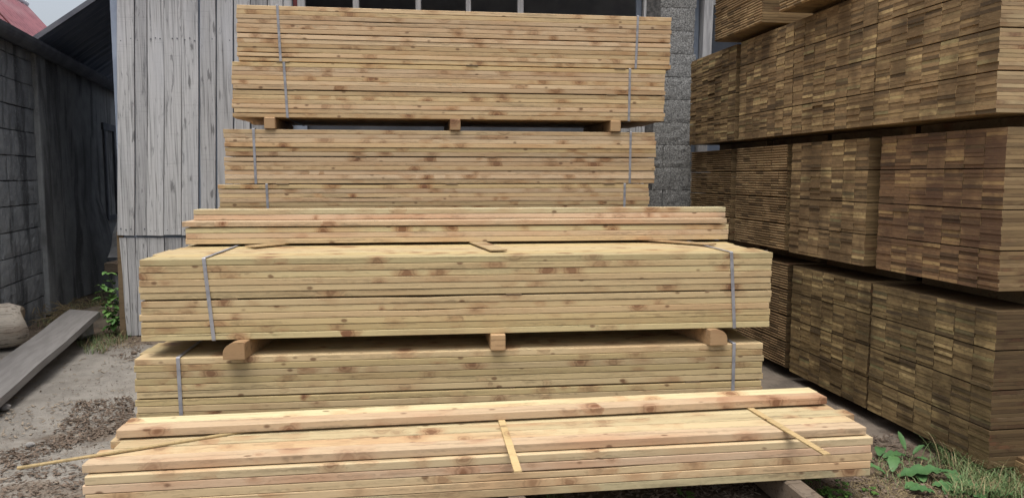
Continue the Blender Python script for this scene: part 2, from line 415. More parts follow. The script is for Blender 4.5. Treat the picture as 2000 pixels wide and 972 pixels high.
PACK_L, BW, ROWS = 3.6, .1455, 7
PACK_D = ROWS*BW
def strapped_pack(loc, yaw, t, meshes, label, straps, stick_x, gap=.007, group='strapped packs of pale planks', jit=.008, seed=1):
    rr = random.Random(seed)
    root = thing('timber_pack', loc, label, 'timber pack', group, yaw)
    pitch = t+.0026
    for k in range(12):
        z = k*pitch + (gap if k >= 6 else 0)
        for j in range(ROWS):
            o = link('board', rr.choice(meshes), root, (rr.uniform(-jit, jit)+(rr.choice((0,0,.02,-.015)) if j else 0), j*BW+rr.uniform(-.001,.0012)+(rr.gauss(0,.0016) if j == 0 else 0), z))
            if rr.random() < .5:                                       # turned end for end
                o.rotation_euler = (0,0,math.pi); o.location.x += PACK_L; o.location.y += BW-.0012
    H = 12*pitch+gap
    for (a, b) in straps: strap_part(root, a*PACK_L, b*PACK_L, PACK_D, H)
    for x in stick_x:
        MB().box(x*PACK_L-.045, rr.uniform(-.004,.01), 6*pitch+.0004, x*PACK_L+.045, PACK_D-.02, 6*pitch+gap-.0004).build('spacer', M['dark_side'], root)
    return root, H

def front_meshes(t, mat, seed, n=10, L=PACK_L, w=BW): return board_meshes(L, w-.0012, t, mat, M['pine_end'], n, ch=.0028, seg=14, seed=seed, wob=.00035)
m_rear = front_meshes(.0334, M['pine'], 1)
m_mid = front_meshes(.0344, M['pine_cool'], 2)

YB = R(8)
# tall rear stack
HB = 12*.0360+.007
zB = 2.075; zA = zB+HB+.008
zC = zB-.095-HB; zD = zC-HB-.007
strapped_pack((-2.195, 6.268, zA), YB, .0334, m_rear, 'topmost strapped pack of the tall rear stack, just under the dark shed opening', [(.088,.092),(.918,.914)], [.12,.52,.89], seed=11)
strapped_pack((-2.243, 6.250, zB), YB, .0334, m_rear, 'strapped pack second from the top of the rear stack, lying on three square bearers', [(.113,.118),(.913,.912)], [.12,.5,.87], seed=12)
strapped_pack((-2.318, 6.238, zC), YB, .0334, m_rear, 'strapped pack in the rear stack directly under the three square bearers', [(.064,.066),(.938,.937)], [.3,.6,.9], seed=13)
strapped_pack((-2.369, 6.223, zD), YB, .0334, m_rear, 'lowest rear strapped pack, its lower half hidden behind loose reddish boards', [(.104,.107),(.939,.938)], [.3,.7], seed=14)
# its unseen footing
zE = .14; 
strapped_pack((-2.36, 6.24, zE), YB, .0334, m_rear, 'strapped pack at the foot of the rear stack, behind the nearer packs', [(.1,.1),(.93,.93)], [.3,.7], seed=15)
strapped_pack((-2.36, 6.24, zD-HB-.012), YB, .0334, m_rear, 'strapped pack at the foot of the rear stack, behind the nearer packs', [(.1,.1),(.93,.93)], [.3,.7], seed=16)
def in_pack(loc, yaw, x, y): 
    c, s = math.cos(yaw), math.sin(yaw)
    return Vector((loc[0]+c*x-s*y, loc[1]+s*x+c*y))
def bearer(center_x, y0, y1, z, w, h, loc, yaw, label, group, mat, b=.006, name='bearer', cat='timber bearer', wane=0, dx=0):
    p = in_pack(loc, yaw, center_x, y0)
    root = link(name, None, None, (p.x, p.y, z), yaw)
    L = y1-y0
    if wane:                                                            # squared timber with one round corner
        prof = [(-w/2,0),(w/2,0),(w/2,h*.95),(w/2-.006,h)]
        pr = [( -w/2+w*.62*(1-math.cos(a)), h-(h*.62)*(1-math.sin(a))) for a in [math.pi/2*(1-i/6) for i in range(7)]]
        prof += pr if wane > 0 else pr
        if wane < 0: prof = [(-x, zz) for x, zz in prof][::-1]
        vs = [(x, 0, zz) for x, zz in prof]+[(x+dx, L, zz) for x, zz in prof]
        n = len(prof); fs = [(i, (i+1) % n, n+(i+1) % n, n+i) for i in range(n)] + [tuple(range(n))[::-1], tuple(range(n, 2*n))]
        me = MB().add(vs, [f[::-1] for f in fs]).mesh(name, [mat])
    else:
        me = MB().box(-w/2, 0, 0, w/2, L, h, b=b).mesh(name, [mat])
    bpy.data.objects.remove(root)
    o = link(name, me, None, (p.x, p.y, z), yaw)
    return tag(o, label, cat, group)
gB = 'bearers in the rear stack'
locB = (-2.243, 6.250)
for x, nm in ((.285,'left square bearer of three in the gap of the rear stack'),(1.785,'middle square bearer of three in the gap of the rear stack'),(3.165,'right square bearer of three, reddish brown, in the gap of the rear stack')):
    bearer(x, -.02, PACK_D, zC+HB+.001, .088, zB-zC-HB-.002, locB, YB, nm, gB, M['bearer'])
for x in (.4, 1.8, 3.2):
    bearer(x, .0, PACK_D, .0, .1, .138, (-2.36,6.24), YB, 'bearer on the ground at the foot of the rear stack, behind the nearer packs', gB, M['old_bearer'])
    z1 = zE+HB
    bearer(x, .0, PACK_D, z1+.001, .1, zD-HB-.012-z1-.002, (-2.36,6.24), YB, 'bearer at the foot of the rear stack, behind the nearer packs', gB, M['bearer'])
def batten(x, y0, y1, z, w, t, loc, yaw, label, group, rot=0.0, name='batten', mat='batten', roll=0.0):
    p = in_pack(loc, yaw, x, y0)
    mb = MB(); mb.box(-w/2, 0, 0, w/2, y1-y0, t, b=.0015)
    o = link(name, mb.mesh(name, [M[mat]]), None, (p.x, p.y, z)); o.rotation_euler = (roll, 0, yaw+rot)
    return tag(o, label, 'batten', group)
gS = 'thin spacer battens showing between packs'
for x, side in ((.40,'left'),(1.93,'middle'),(3.2,'right')):
    batten(x, -.006, PACK_D-.02, zB+HB+.0005, .10, .0072, locB, YB, '%s thin dark spacer end between the two topmost rear packs' % side, gS, mat='dark_side', name='spacer_batten')
for x, side in ((.5,'left'),(1.88,'middle'),(3.24,'right')):
    batten(x, -.006, PACK_D-.02, zD+HB+.0003, .10, .0062, (-2.369,6.223), YB, '%s thin spacer end between the two lower rear packs' % side, gS, mat='dark_side', name='spacer_batten')
    batten(x, .01, PACK_D-.02, zD-.0115, .10, .0105, (-2.369,6.223), YB, 'thin spacer at the foot of the rear stack, behind the nearer packs', gS, mat='dark_side', name='spacer_batten')

# middle stack
HM = 12*.0370+.007
YM = R(6.6); P1 = (-2.028, 4.14, .7); P0 = (-2.067, 4.126, .155)
P0z = .605-HM
strapped_pack(P1, YM, .0344, m_mid, 'big strapped pack in the middle with loose boards and thin battens on its top', [(.0955,.106),(.930,.9385)], [.13,.57,.9], seed=21)
strapped_pack((P0[0],P0[1],P0z), YM, .0344, m_mid, 'lower strapped pack under three bearers, partly hidden by the low loose pile in front', [(.064,.066),(.949,.949)], [.12,.57,.88], seed=22)
gM = 'bearers under the middle pack'
zb = P0z+HM+.001; hb = P1[2]-zb-.001
bearer(.545, -.075, PACK_D, zb, .115, hb, P0, YM, 'left bearer of three under the middle pack, end rounded on one corner', gM, M['bearer'], wane=1, dx=.14)
bearer(1.998, -.03, PACK_D, zb, .085, hb, P0, YM, 'middle square-ended bearer of three under the middle pack', gM, M['bearer'], b=.004)
bearer(3.31, -.03, PACK_D, zb, .105, hb, P0, YM, 'right bearer of three under the middle pack, its top corner rounded', gM, M['bearer'], wane=-1, dx=-.22)
for x in (.5, 1.9, 3.2):
    bearer(x, 0.0, PACK_D, 0.0, .1, P0z-.002, P0, YM, 'bearer on the ground under the lowest middle pack, hidden behind the low pile', gM, M['old_bearer'])
# battens on top of the middle pack
gK = 'thin battens on top of the middle pack'
zt1 = P1[2]+HM+.0062
batten(.46, .60, 1.05, zt1, .10, .009, P1, YM, 'left thin batten sticking out on top of the middle pack', gK, rot=R(-38), mat='brown_side')
batten(1.985, .19, .98, zt1, .105, .009, P1, YM, 'middle thin flat batten end on top of the middle pack', gK, rot=R(9), mat='brown_side')
batten(3.40, .42, 1.05, zt1, .085, .009, P1, YM, 'right thin batten lying slanted on top of the middle pack near its strap', gK, rot=R(40), mat='brown_side')

# loose boards on the middle pack
mL = front_meshes(.0331, M['pine_pink'], 3, 8)
mLr = front_meshes(.0331, M['pine_red'], 31, 3)
gL = 'loose boards on the middle pack'
L0 = (-2.095, 4.893, zt1+.0095); YL = R(6.2)
names = {0:'bottom',1:'second from bottom',2:'third from bottom',3:'fourth, reddest'}
for k in range(4):
    for j in range(2):
        p = in_pack(L0, YL, rnd.uniform(-.004,.004)+(.006 if k < 3 else -.006), j*(BW+.001)+(.004 if k < 3 else -.006))
        o = link('plank', mLr[k % 3] if k in (1, 3) else mL[(k*2+j) % 8], None, (p.x, p.y, L0[2]+k*.0352+(.006 if k == 3 else 0)), YL)
        lab = ('%s of the long loose boards on the middle pack' % ['lowest pale board','second lowest board','third lowest board','fourth, reddish front board'][k]) if j == 0 else 'loose board in the back row on the middle pack, hidden behind the front row'
        tag(o, lab, 'plank', gL)
for k in range(2):
    p = in_pack(L0, YL, .03, .115)
    o = link('plank', mLr[1] if k == 0 else mL[6], None, (p.x, p.y, L0[2]+.1475+k*.0355), YL+R(.05))
    tag(o, ['lower of the two set-back loose boards above the reddish board','uppermost pale loose board on the middle pack, set back from those below'][k], 'plank', gL)

# ------------------------------------------------------------------ low loose pile in front
tF = .0385
BF = .0965
mF = front_meshes(.0362, M['pine_pink'], 4, 14, w=BF)
mFr = front_meshes(.0362, M['pine_red'], 33, 3, w=BF)
gF = 'loose boards of the low front pile'
F0 = (-1.812, 3.14, .145); YF = R(7.9); FR = 6
ordn = ['bottom','second from bottom','third from bottom','fourth from bottom','fifth from bottom']
for k in range(5):
    for j in range(FR):
        p = in_pack(F0, YF, rnd.uniform(-.006,.006), j*(BF+.0012)+rnd.uniform(-.0015,.0015))
        o = link('plank', mFr[k % 3] if k == 3 and j == 0 else rnd.choice(mF), None, (p.x, p.y, F0[2]+k*tF), YF)
        tag(o, ('%s board on the front face of the low loose pile' % ordn[k]) if j == 0 else 'loose board inside the low front pile, covered by the boards around it', 'plank', gF)
topn = ['front board','second board from the front','third board from the front','fourth board from the front','fifth board from the front','rearmost board']
zT = F0[2]+5*tF+.002
for j in range(FR):
    p = in_pack(F0, YF, rnd.uniform(-.012,.012)-.015+(.05 if j in (2,) else 0), .03+j*(BF+.0022))
    o = link('plank', mFr[0] if j == 0 else mF[j*2 % 12], None, (p.x, p.y, zT+rnd.uniform(0,.0025)), YF)
    tag(o, '%s on the flat top of the low front pile' % topn[j], 'plank', gF)
zT2 = zT+.0385
gT = 'long thin battens on the low front pile'
def stick(pa, pb, w, t, label, ext=.2, z=None):
    a, b = Vector(pa), Vector(pb); d = (b-a); L = d.length+ext
    mb = MB().box(-w/2, 0, 0, w/2, L, t, b=.0012)
    o = link('batten', mb.mesh('batten', [M['batten']]), None, (a.x, a.y, zT2+.0018))
    o.rotation_euler = (0, 0, math.atan2(-d.x, d.y))
    return tag(o, label, 'batten', gT)
stick((-2.075, 3.118), (-1.47, 3.475), .022, .0085, 'left long thin batten reaching out past the end of the low front pile', .24)
stick((.025, 3.08), (-.052, 3.745), .034, .0085, 'middle thin batten jutting forward over the edge of the low front pile', .12)
stick((1.385, 3.275), (1.258, 3.94), .034, .0085, 'right thin batten jutting forward over the edge of the low front pile', .12)
mU = front_meshes(.0375, M['pine_pink'], 9, 2, 3.56, w=BF)
mUr = front_meshes(.0375, M['pine_red'], 35, 1, 3.56, w=BF)
U0 = (-1.836, 3.468); YU = R(8.75)
for j in range(2):
    p = in_pack(U0, YU, .004 if j else 0, j*(BF+.002))
    o = link('plank', mU[j] if j else mUr[0], None, (p.x, p.y, zT2+.0115), YU)
    tag(o, ['front, reddish one of two boards lying on battens atop the low front pile','rear, paler one of two boards lying on battens atop the low front pile'][j], 'plank', gF)
gG = 'old bearers under the low front pile'
for x, nm in ((.5,'left'),(1.85,'middle'),(3.2,'right')):
    bearer(x, -.04 if nm != 'right' else -.42, .62, -.005, .09, F0[2]+.003, F0, YF, {'left':'left bearer under the low front pile','middle':'weathered bearer end showing under the middle of the low front pile','right':'grey weathered bearer under the right end of the low front pile'}[nm], gG, M['old_bearer'], b=.01)

# ------------------------------------------------------------------ dark stacks on the right
psi = math.atan(.15)
def col_root(Y, X0, Y0): return (X0-.15*(Y-Y0), Y)
TIERS = {'bottom': (.072, 2.500, 3.908), 'middle': (1.012, 2.490, 3.91), 'top': (1.918, 2.425, 3.88)}
COLS = {  # near Y, far Y, style, push along the boards
 'bottom': [(3.908,4.945,0,0),(4.965,5.955,0,0),(6.03,6.95,1,0)],
 'middle': [(3.90,4.905,2,0),(5.015,5.985,0,-.012),(6.08,6.985,1,0),(7.10,8.06,1,.0)],
 'top': [(3.895,4.885,0,0),(4.895,5.89,0,0),(5.90,6.80,0,0),(6.885,7.93,0,.0)],
}
colname = ['nearest','second','third','farthest']
BL, NT_, LT = 2.6, 40, .0201
def right_pack(X, Y, z, width, style, label, seed, nlay=40, side='brown_side'):
    rr = random.Random(seed)
    w = width/7/math.cos(psi)*1.0
    slant = {0:0,1:.016,2:0}[style]
    lt = LT-.0003; pit = LT+.0003
    if style == 1: lt = .0192; pit = LT+.0003
    side = M[side]; end = {0:M['deep_brown_end'] if side == M['deep_brown_side'] else M['brown_end'],1:M['tooth_end'],2:M['red_end']}[style]
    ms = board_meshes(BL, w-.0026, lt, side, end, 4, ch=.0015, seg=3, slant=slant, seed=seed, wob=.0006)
    root = thing('timber_pack', (X, Y, z), label, 'timber pack', 'dark stacked timber packs on the right', psi)
    spots = []
    for k in range(nlay):
        zz = k*pit+(k//10)*.0065
        for j in range(7):
            x = rr.gauss(0, .0022)
            if style != 1 and rr.random() < .06: x -= rr.uniform(0,.006)
            spots.append((j, k, (x, j*w+rr.uniform(-.0008,.0008), zz)))
    spots.sort(key=lambda q: q[0])                                      # nearest rows first: those show largest
    for j, k, p in spots[:100]: link('board', rr.choice(ms), root, p)
    mb = MB()
    for i, (j, k, p) in enumerate(spots[100:]):
        board_mb(BL, w-.0012, lt, .0015, 2, seed*7+i, .0005, slant, mb=mb, Mx=Matrix.Translation(p))
    me = mb.mesh('board', [side, end]); o = link('board', me, root); o['kind'] = 'stuff'
    for q in range(1, nlay//10):
        for x in (.25, 1.3, 2.3):
            zz = q*(10*pit+.0065)-.0064
            MB().box(x-.04, 0.01, zz, x+.04, 7*w-.01, zz+.0060).build('spacer', M['dark_side'], root)
    H = nlay*pit+(nlay//10-1)*.0065
    return root, H, w*7
stylew = {0:'mottled brown board ends',1:'saw-toothed layered board ends',2:'reddish brown board ends'}
sd = 100
for tier in ('bottom','middle','top'):
    z, X0, Y0 = TIERS[tier]
    for i, (ya, yb, st, push) in enumerate(COLS[tier]):
        sd += 1
        X, Y = col_root(ya, X0, Y0)
        X += push
        D = (yb-ya)
        sidem = {'bottom':'deep_brown_side','middle':'mid_brown_side','top':'brown_side' if i == 0 else 'mid_brown_side'}[tier]  # board sides get darker towards the lower tiers
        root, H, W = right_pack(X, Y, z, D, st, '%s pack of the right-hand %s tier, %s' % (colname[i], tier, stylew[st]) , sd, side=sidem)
        if (tier, i) in (('bottom',0),('bottom',1)): base = 0
        zlow = {'bottom':0.0, 'middle':TIERS['bottom'][0]+H, 'top':TIERS['middle'][0]+H}[tier]
        for x in (.36, 1.3, 2.25):
            p = in_pack((X, Y), psi, x, .0)
            h = z-zlow-.002
            if h < .02: h = .02
            me = MB().box(-.045, .02, 0, .045, W-.02, h, b=.003).mesh('bearer', [M['dark_side']])
            b = link('bearer', me, None, (p.x, p.y, zlow+.001), psi)
            tag(b, 'dark bearer in shadow under the %s pack of the right-hand %s tier' % (colname[i], tier), 'timber bearer', 'bearers between the dark stacks')
# uppermost packs, cut by the top of the picture
zU = 2.80
for (ya, yb, X, nm, st) in ((6.16,7.05,1.955,'overhanging pack on top of the right-hand stack, saw-toothed ends against the dark opening',1),(5.10,5.80,2.075,'pack just in view at the top edge, right of the overhanging one',1)):
    sd += 1
    root, H, W = right_pack(X, ya, zU, yb-ya, st, nm, sd, 30, 'mid_brown_side')
    for x in (.3, 1.3, 2.25):
        p = in_pack((X, ya), psi, x, 0)
        me = MB().box(-.045, .02, 0, .045, W-.02, zU-1.918-.834-.004, b=.003).mesh('bearer', [M['dark_side']])
        b = link('bearer', me, None, (p.x, p.y, 1.918+.836), psi)
        tag(b, 'dark bearer under the uppermost packs at the top of the right-hand stack', 'timber bearer', 'bearers between the dark stacks')
# short board pile at the right edge
pr = thing('plank_pile', (2.70, 3.66, .0), 'small pile of brown boards just entering at the right edge, in the grass', 'plank pile', None, psi)
ms = board_meshes(1.2, .14, .021, M['mid_brown_side'], M['mid_brown_side'], 3, ch=.0015, seg=3, seed=77)
for k in range(6):
    for j in range(2): link('board', ms[(k+j) % 3], pr, (rnd.uniform(-.008,.008), j*.142, .0+k*.0215))

# ------------------------------------------------------------------ timber shed behind
shed = thing('timber_shed', (WALL_O.x, WALL_O.y, 0), 'grey weathered timber shed with dark openings behind the stacks', 'shed', None, TH)
def wx(px, py): return on_wall(px, py)
def plank_quad(mb, a_top, b_top, a_bot, b_bot, y0=0.0, th=.024, n=10, seed=0):
    """vertical board between two (x,z) edges, with slightly wavy edges"""
    vs, fs = [], []
    rr = random.Random(seed); ph = rr.random()*9
    for i in range(n+1):
        u = i/n
        xa = a_top[0]+(a_bot[0]-a_top[0])*u + .0025*math.sin(ph+u*9); xb = b_top[0]+(b_bot[0]-b_top[0])*u + .0025*math.sin(ph*2+u*7)
        za = a_top[1]+(a_bot[1]-a_top[1])*u; zb_ = b_top[1]+(b_bot[1]-b_top[1])*u
        dy = .004*math.sin(ph*3+u*4)
        vs += [(xa, y0-th+.003+dy, za), (xa+.003, y0-th+dy, za), (xb-.003, y0-th+dy, zb_), (xb, y0-th+.003+dy, zb_), (xb, y0, zb_), (xa, y0, za)]
    for i in range(n):
        for j in range(6):
            a = i*6+j; b = i*6+(j+1) % 6
            fs.append((a, a+6, b+6, b))
    fs.append((0,1,2,3,4,5)); fs.append(tuple(n*6+j for j in range(6))[::-1])
    mb.add(vs, fs)
up = MB()
topb = [230,265,289,321,354.6,389,423,457,490,523,553,571]
botb = [230,264.6,288.7,322,356,390.6,424,457.5,491,524,554,571.5]
gaps = {1:.012, 5:.020, 6:.016, 7:.012, 8:.012}
for i in range(len(topb)-1):
    a0, a1 = wx(topb[i], -160), wx(topb[i+1], -160); c0, c1 = wx(botb[i], 459), wx(botb[i+1], 459)
    ga = gaps.get(i, .005)/2; gb = gaps.get(i+1, .005)/2
    plank_quad(up, (a0[0]+ga, a0[1]), (a1[0]-gb, a1[1]), (c0[0]+ga, c0[1]+rnd.uniform(-.006,.006)), (c1[0]-gb, c1[1]+rnd.uniform(-.006,.006)), seed=i)
up.build('upper_boarding', M['weathered'], shed)
lo = MB()
lt_ = [233,247.5,264.5,288.5,322,356,390,424,457,491,524,554]
lb_ = [248,257.5,271.5,290,323,357,390,424,457,491,524,554]
for i in range(len(lt_)-1):
    a0, a1 = wx(lt_[i], 464), wx(lt_[i+1], 464); c0, c1 = wx(lb_[i], 653), wx(lb_[i+1], 653)
    plank_quad(lo, (a0[0]+.002, a0[1]), (a1[0]-.003, a1[1]), (c0[0]+.002, .0), (c1[0]-.003, .0), y0=.014, seed=50+i)
lo.build('lower_boarding', M['weathered'], shed)
nails = MB()
for i in range(len(topb)-1):
    for row_y in (78, 448):
        for f in (.22, .5, .78):
            if rnd.random() < .8:
                x, z = wx(topb[i]+(topb[i+1]-topb[i])*f, row_y+rnd.uniform(-3,3))
                nails.box(x-.005, -.0285, z-.006, x+.005, -.02, z+.006, b=.002)
nails.build('nail_heads', M['gutter'], shed)
# dark backing rail, sill rail and corner post
fr = MB()
x0, _ = wx(232, 462)
fr.box(x0+.02, .02, .93, 2.0, .10, 1.03); fr.box(x0+.15, .02, 2.75, 2.0, .10, 2.86)
fr.box(.06, .018, 0, 1.9, .03, 4.0)
fr.build('wall_rail', M['shed_inside'], shed)
cp = MB()
a = wx(231, 470); b = wx(245, 653)
pa = [(a[0]-.012, 1.05), (b[0]-.05, 0.0)]
vs = []
for (x, z) in pa: vs += [(x, .0, z), (x+.06, .0, z), (x+.06, .12, z), (x, .12, z)]
cp.add(vs, [(0,4,5,1),(1,5,6,2),(2,6,7,3),(3,7,4,0),(0,1,2,3),(4,7,6,5)])
cp.build('corner_post', M['dark_side'], shed)
MB().box(wx(571.5,0)[0]+.002, .0, 2.4, wx(584,0)[0]-.002, .05, 4.1, b=.004).build('door_edge', M['shed_red'], shed)
for px, w in ((588,.075),(695,.062),(817,.055),(915,.05),(1017,.06)):
    x, _ = wx(px, 0)
    MB().box(x-w/2, -.01, 2.4, x+w/2, .06, 4.1, b=.005).build('post', M['frame_wood'], shed)
xa, xb = wx(1256,10)[0], wx(1286,10)[0]
jb = MB(); nb = 3
for i in range(nb):
    a, b = xa+(xb-xa)*i/nb, xa+(xb-xa)*(i+1)/nb
    jb.box(a+.001, -.03, 0, b-.001, .02, 4.1, b=.004)
jb.build('jamb_boards', M['weathered'], shed)
# low boarding behind the stacks under the opening
lowb = MB(); xs = wx(575,0)[0]
while xs < xa-.16:
    lowb.box(xs+.003, 0, 0, xs+.147, .024, 1.6+rnd.uniform(-.006,.006)); xs += .15
xs = wx(1215,0)[0]
while xs < xa-.02:
    lowb.box(xs+.002, -.002, 1.6, min(xs+.098,xa-.003), .02, 2.5); xs += .1
MB().box(wx(575,0)[0], .065, 0, xa-.01, .09, 2.38).box(wx(575,0)[0], .0, 2.3, xa-.01, .064, 2.39).build('shade_boarding', M['gutter'], shed)  # boarding added, coloured dark to stand in for shade behind the gap
lowb.build('opening_boarding', M['weathered'], shed)
# block pier
pier = link('block_pier', None, shed, (0,0,0)); bpy.data.objects.remove(pier)
def rough_block(mb, x0, y0, z0, x1, y1, z1, amp, seed, nx=10, nz=6, m=0, dip=.004):
    """block with a pitted broken front face, real relief"""
    vs, fs = [], []
    for k in range(nz+1):
        for i in range(nx+1):
            u, w = i/nx, k/nz
            x = x0+(x1-x0)*u; z = z0+(z1-z0)*w
            edge = min(u, 1-u)*nx*.5 ; edz = min(w, 1-w)*nz*.5
            nn = noise.fractal(Vector((x*16+seed, z*16, seed*3.1)), 1.0, 2.0, 3)
            d = amp*nn + (dip if (edge < .4 or edz < .4) else 0)
            jx = .010*noise.noise(Vector((z*20, seed, 1))) if i in (0, nx) else 0
            jz = .007*noise.noise(Vector((x*20, seed, 5))) if k in (0, nz) else 0
            vs.append((x+jx, y0+d, z+jz))
    n = (nx+1)*(nz+1)
    for (x, z) in ((x0,z0),(x1,z0),(x1,z1),(x0,z1)): vs.append((x, y1, z))
    for k in range(nz):
        for i in range(nx):
            a = k*(nx+1)+i; fs.append((a, a+1, a+nx+2, a+nx+1))
    bot = list(range(nx+1)); top = [nz*(nx+1)+i for i in range(nx+1)]
    lef = [k*(nx+1) for k in range(nz+1)]; rig = [k*(nx+1)+nx for k in range(nz+1)]
    fs.append(tuple(bot[::-1])+(n, n+1)); fs.append(tuple(top)+(n+2, n+3)); fs.append(tuple(lef)+(n+3, n)); fs.append(tuple(rig[::-1])+(n+1, n+2))
    fs.append((n+1, n, n+3, n+2))
    mb.add(vs, fs, m)
x_l, x_r = wx(1287,10)[0]+.005, wx(1355,10)[0]
pb = MB(); z = .0; k = 0
while z < 4.2:
    h = .242
    xl = x_l if z > 2.2 else x_l-(.16 if k % 2 else .06)
    if k % 2 and z < 2.2: 
        rough_block(pb, xl+.22, -.05, z+.003, x_r+rnd.uniform(-.02,.015), .16, z+h-.002, .0045, k*1.7); rough_block(pb, xl, -.05, z+.003, xl+.213, .16, z+h-.002, .0045, k*2.3+9)
    else: rough_block(pb, xl, -.05, z+.003, x_r+rnd.uniform(-.02,.015), .16, z+h-.002, .0045, k*1.7)
    z += h; k += 1
pb.build('block_pier', M['roughcast'], shed)
MB().box(x_l-.15, -.040, 0, x_r-.012, .15, 4.2).build('pier_mortar', M['mortar'], shed)
# second opening with a post and beam end
x1 = wx(1383,10)[0]; x2 = wx(1366,105)[0]
po = MB(); vs = []
for (x, z) in ((x2-.0, 0.0),(x1, 4.1)): vs += [(x-.05, -.06, z), (x+.05, -.06, z), (x+.05, .05, z), (x-.05, .05, z)]
xq = x2 + (x1-x2)*(0-2.9)/(4.1-2.9)*.3
po.add(vs, [(0,1,5,4),(1,2,6,5),(2,3,7,6),(3,0,4,7),(3,2,1,0),(4,5,6,7)])
po.build('post', M['frame_wood'], shed)
MB().box(x1+.045, -.03, wx(1395,12)[1], x1+.5, .05, wx(1395,0)[1], b=.005).build('beam_end', M['frame_wood'], shed)
MB().box(wx(1358,10)[0], .1, 0, wx(1372,10)[0], .16, 4.1).build('door_edge', M['shed_inside'], shed)
# shed body: side wall, back, floor slab, roof
body = MB()
XR = 9.0
MB().box(.19, .13, 0, .25, 5.0, 4.2).build('side_wall', M['gutter'], shed); body.box(.19, 5.0, 0, XR, 5.06, 5.2); body.box(XR, 4.6, 0, XR+.06, 5.06, 4.6)  # right wall mostly left out so sky light brightens the interior
body.box(xa-.02, .17, 0, xb+.05, .2, 4.2)
body.build('shed_walls', M['shed_inside'], shed)
rf = MB(); vs = [(-.3,-.35,4.12),(XR+.2,-.35,4.12),(XR+.2,5.3,5.25),(-.3,5.3,5.25),(-.3,-.35,4.18),(XR+.2,-.35,4.18),(XR+.2,5.3,5.31),(-.3,5.3,5.31)]
rf.add(vs, [(0,3,2,1),(4,5,6,7),(0,1,5,4),(1,2,6,5),(2,3,7,6),(3,0,4,7)])
rf.build('roof', M['dark_sheet'], shed)

# ------------------------------------------------------------------ old block building on the left
DW = Vector((-.267, 1.0)).normalized(); NW = Vector((DW.y, -DW.x))        # along the wall (away), out of the wall
LW0 = Vector((-5.23, 8.18)) - DW*5.0
yawL = math.atan2(DW.y, DW.x)
left = thing('block_building', (LW0.x, LW0.y, 0), 'old dark block building on the left with red metal roof and heavy gutter', 'building', None, yawL)
# local: +X away along the wall, -Y out of the wall (towards the yard)
def on_left(px, py):
    r = ray(px, py); u = r.x/r.y
    # intersect with wall line
    # LW0 + DW*s ; x/y = u
    s = (u*LW0.y - LW0.x)/(DW.x - u*DW.y); p = LW0+DW*s
    return s, CAM_H + p.y*r.z/r.y
sp, _ = on_left(70, 300); sp2, _ = on_left(88, 300); s_end, _ = on_left(197, 400)
WT = 2.98
core = MB(); core.box(0, .02, 0, sp, .25, WT); core.build('mortar_core', M['mortar'], left)
bl = MB(); z = -.02; k = 0
while z < WT-.05:
    h = min(.262, WT-z)
    x = -.3 if k % 2 else 0
    while x < sp-.02:
        x2_ = min(x+.52, sp)
        if x2_-max(x,0) > .06: rough_block(bl, max(x,0)+.006, -.012+rnd.uniform(-.006,.006), z+.008, x2_-.008, .1, z+h-.004, .005, k*3.3+x, 8, 5, dip=.003)
        x += .52
    z += h; k += 1
bl.build('block_wall', M['old_block'], left)
MB().box(sp+.002, -.055, 0, sp2, .2, WT, b=.012).build('pilaster', M['render_wall'], left)
rw = MB()
# rendered stretch with uneven face and the splayed foot of the wall
nx, nz = 40, 26
vs, fs = [], []
Lr0, Lr1 = sp2+.002, s_end
for kk in range(nz+1):
    for i in range(nx+1):
        x = Lr0+(Lr1-Lr0)*i/nx; zz = WT*kk/nz
        d = .018*noise.fractal(Vector((x*1.7, zz*1.7, 3)), 1.0, 2.0, 4)
        foot = max(0, (x-(Lr1-1.3))/1.3)*max(0, 1-zz/1.25)
        vs.append((x, d-.30*foot, zz))
for kk in range(nz):
    for i in range(nx):
        a = kk*(nx+1)+i; fs.append((a, a+1, a+nx+2, a+nx+1))
rw.add(vs, fs); rw.box(Lr0, .06, 0, Lr1, .3, WT)
rw.build('rendered_wall', M['render_wall'], left, smooth=True)
MB().box(s_end+.01, .0, 0, s_end+4.2, .3, WT).build('far_wall', M['render_wall'], left)
MB().box(s_end+.30, -.03, 1.0, s_end+.36, .0, 2.3).box(s_end+.9, -.03, 1.0, s_end+.96, .0, 2.3).box(s_end+.25, -.03, 2.3, s_end+1.05, .0, 2.4).box(s_end+.25,-.04,.93,s_end+1.05,.0,1.0).build('window_frame', M['gutter'], left)
# gutter: half-round trough with joints, slight fall
gt = MB(); ng = 10; Rg = .105
zg0, zg1 = 3.10, 3.02
prof = [(-Rg+Rg*math.cos(math.pi+math.pi*i/ng), Rg*math.sin(math.pi+math.pi*i/ng)) for i in range(ng+1)]
pin = [(y*.9-.0105, zz*.9) for y, zz in prof][::-1]
pp = prof+pin; n = len(pp); vs = []; fs = []
GL = s_end+3.5
for (x, zz) in ((-.2, zg0+.02), (GL, zg1-.06)):
    vs += [(x, y-.01, zz+q) for y, q in pp]
fs = [(i, (i+1) % n, n+(i+1) % n, n+i) for i in range(n)]+[tuple(range(n))[::-1], tuple(range(n, 2*n))]
gt.add(vs, fs)
for xj in (1.9, 4.0, 6.1, 8.4):
    zz = zg0+.02+(zg1-.06-zg0-.02)*(xj+.2)/(GL+.2)
    vs = []
    for x in (xj, xj+.035): vs += [(x, (y+Rg)*1.07-Rg-.01, zz+q*1.07) for y, q in prof]
    m_ = len(prof); gt.add(vs, [(i, i+1, m_+i+1, m_+i) for i in range(m_-1)])
gt.build('gutter', M['gutter'], left, smooth=False)
MB().box(-.2, -.004, WT+.002, GL, .06, 3.02).build('fascia', M['gutter'], left)
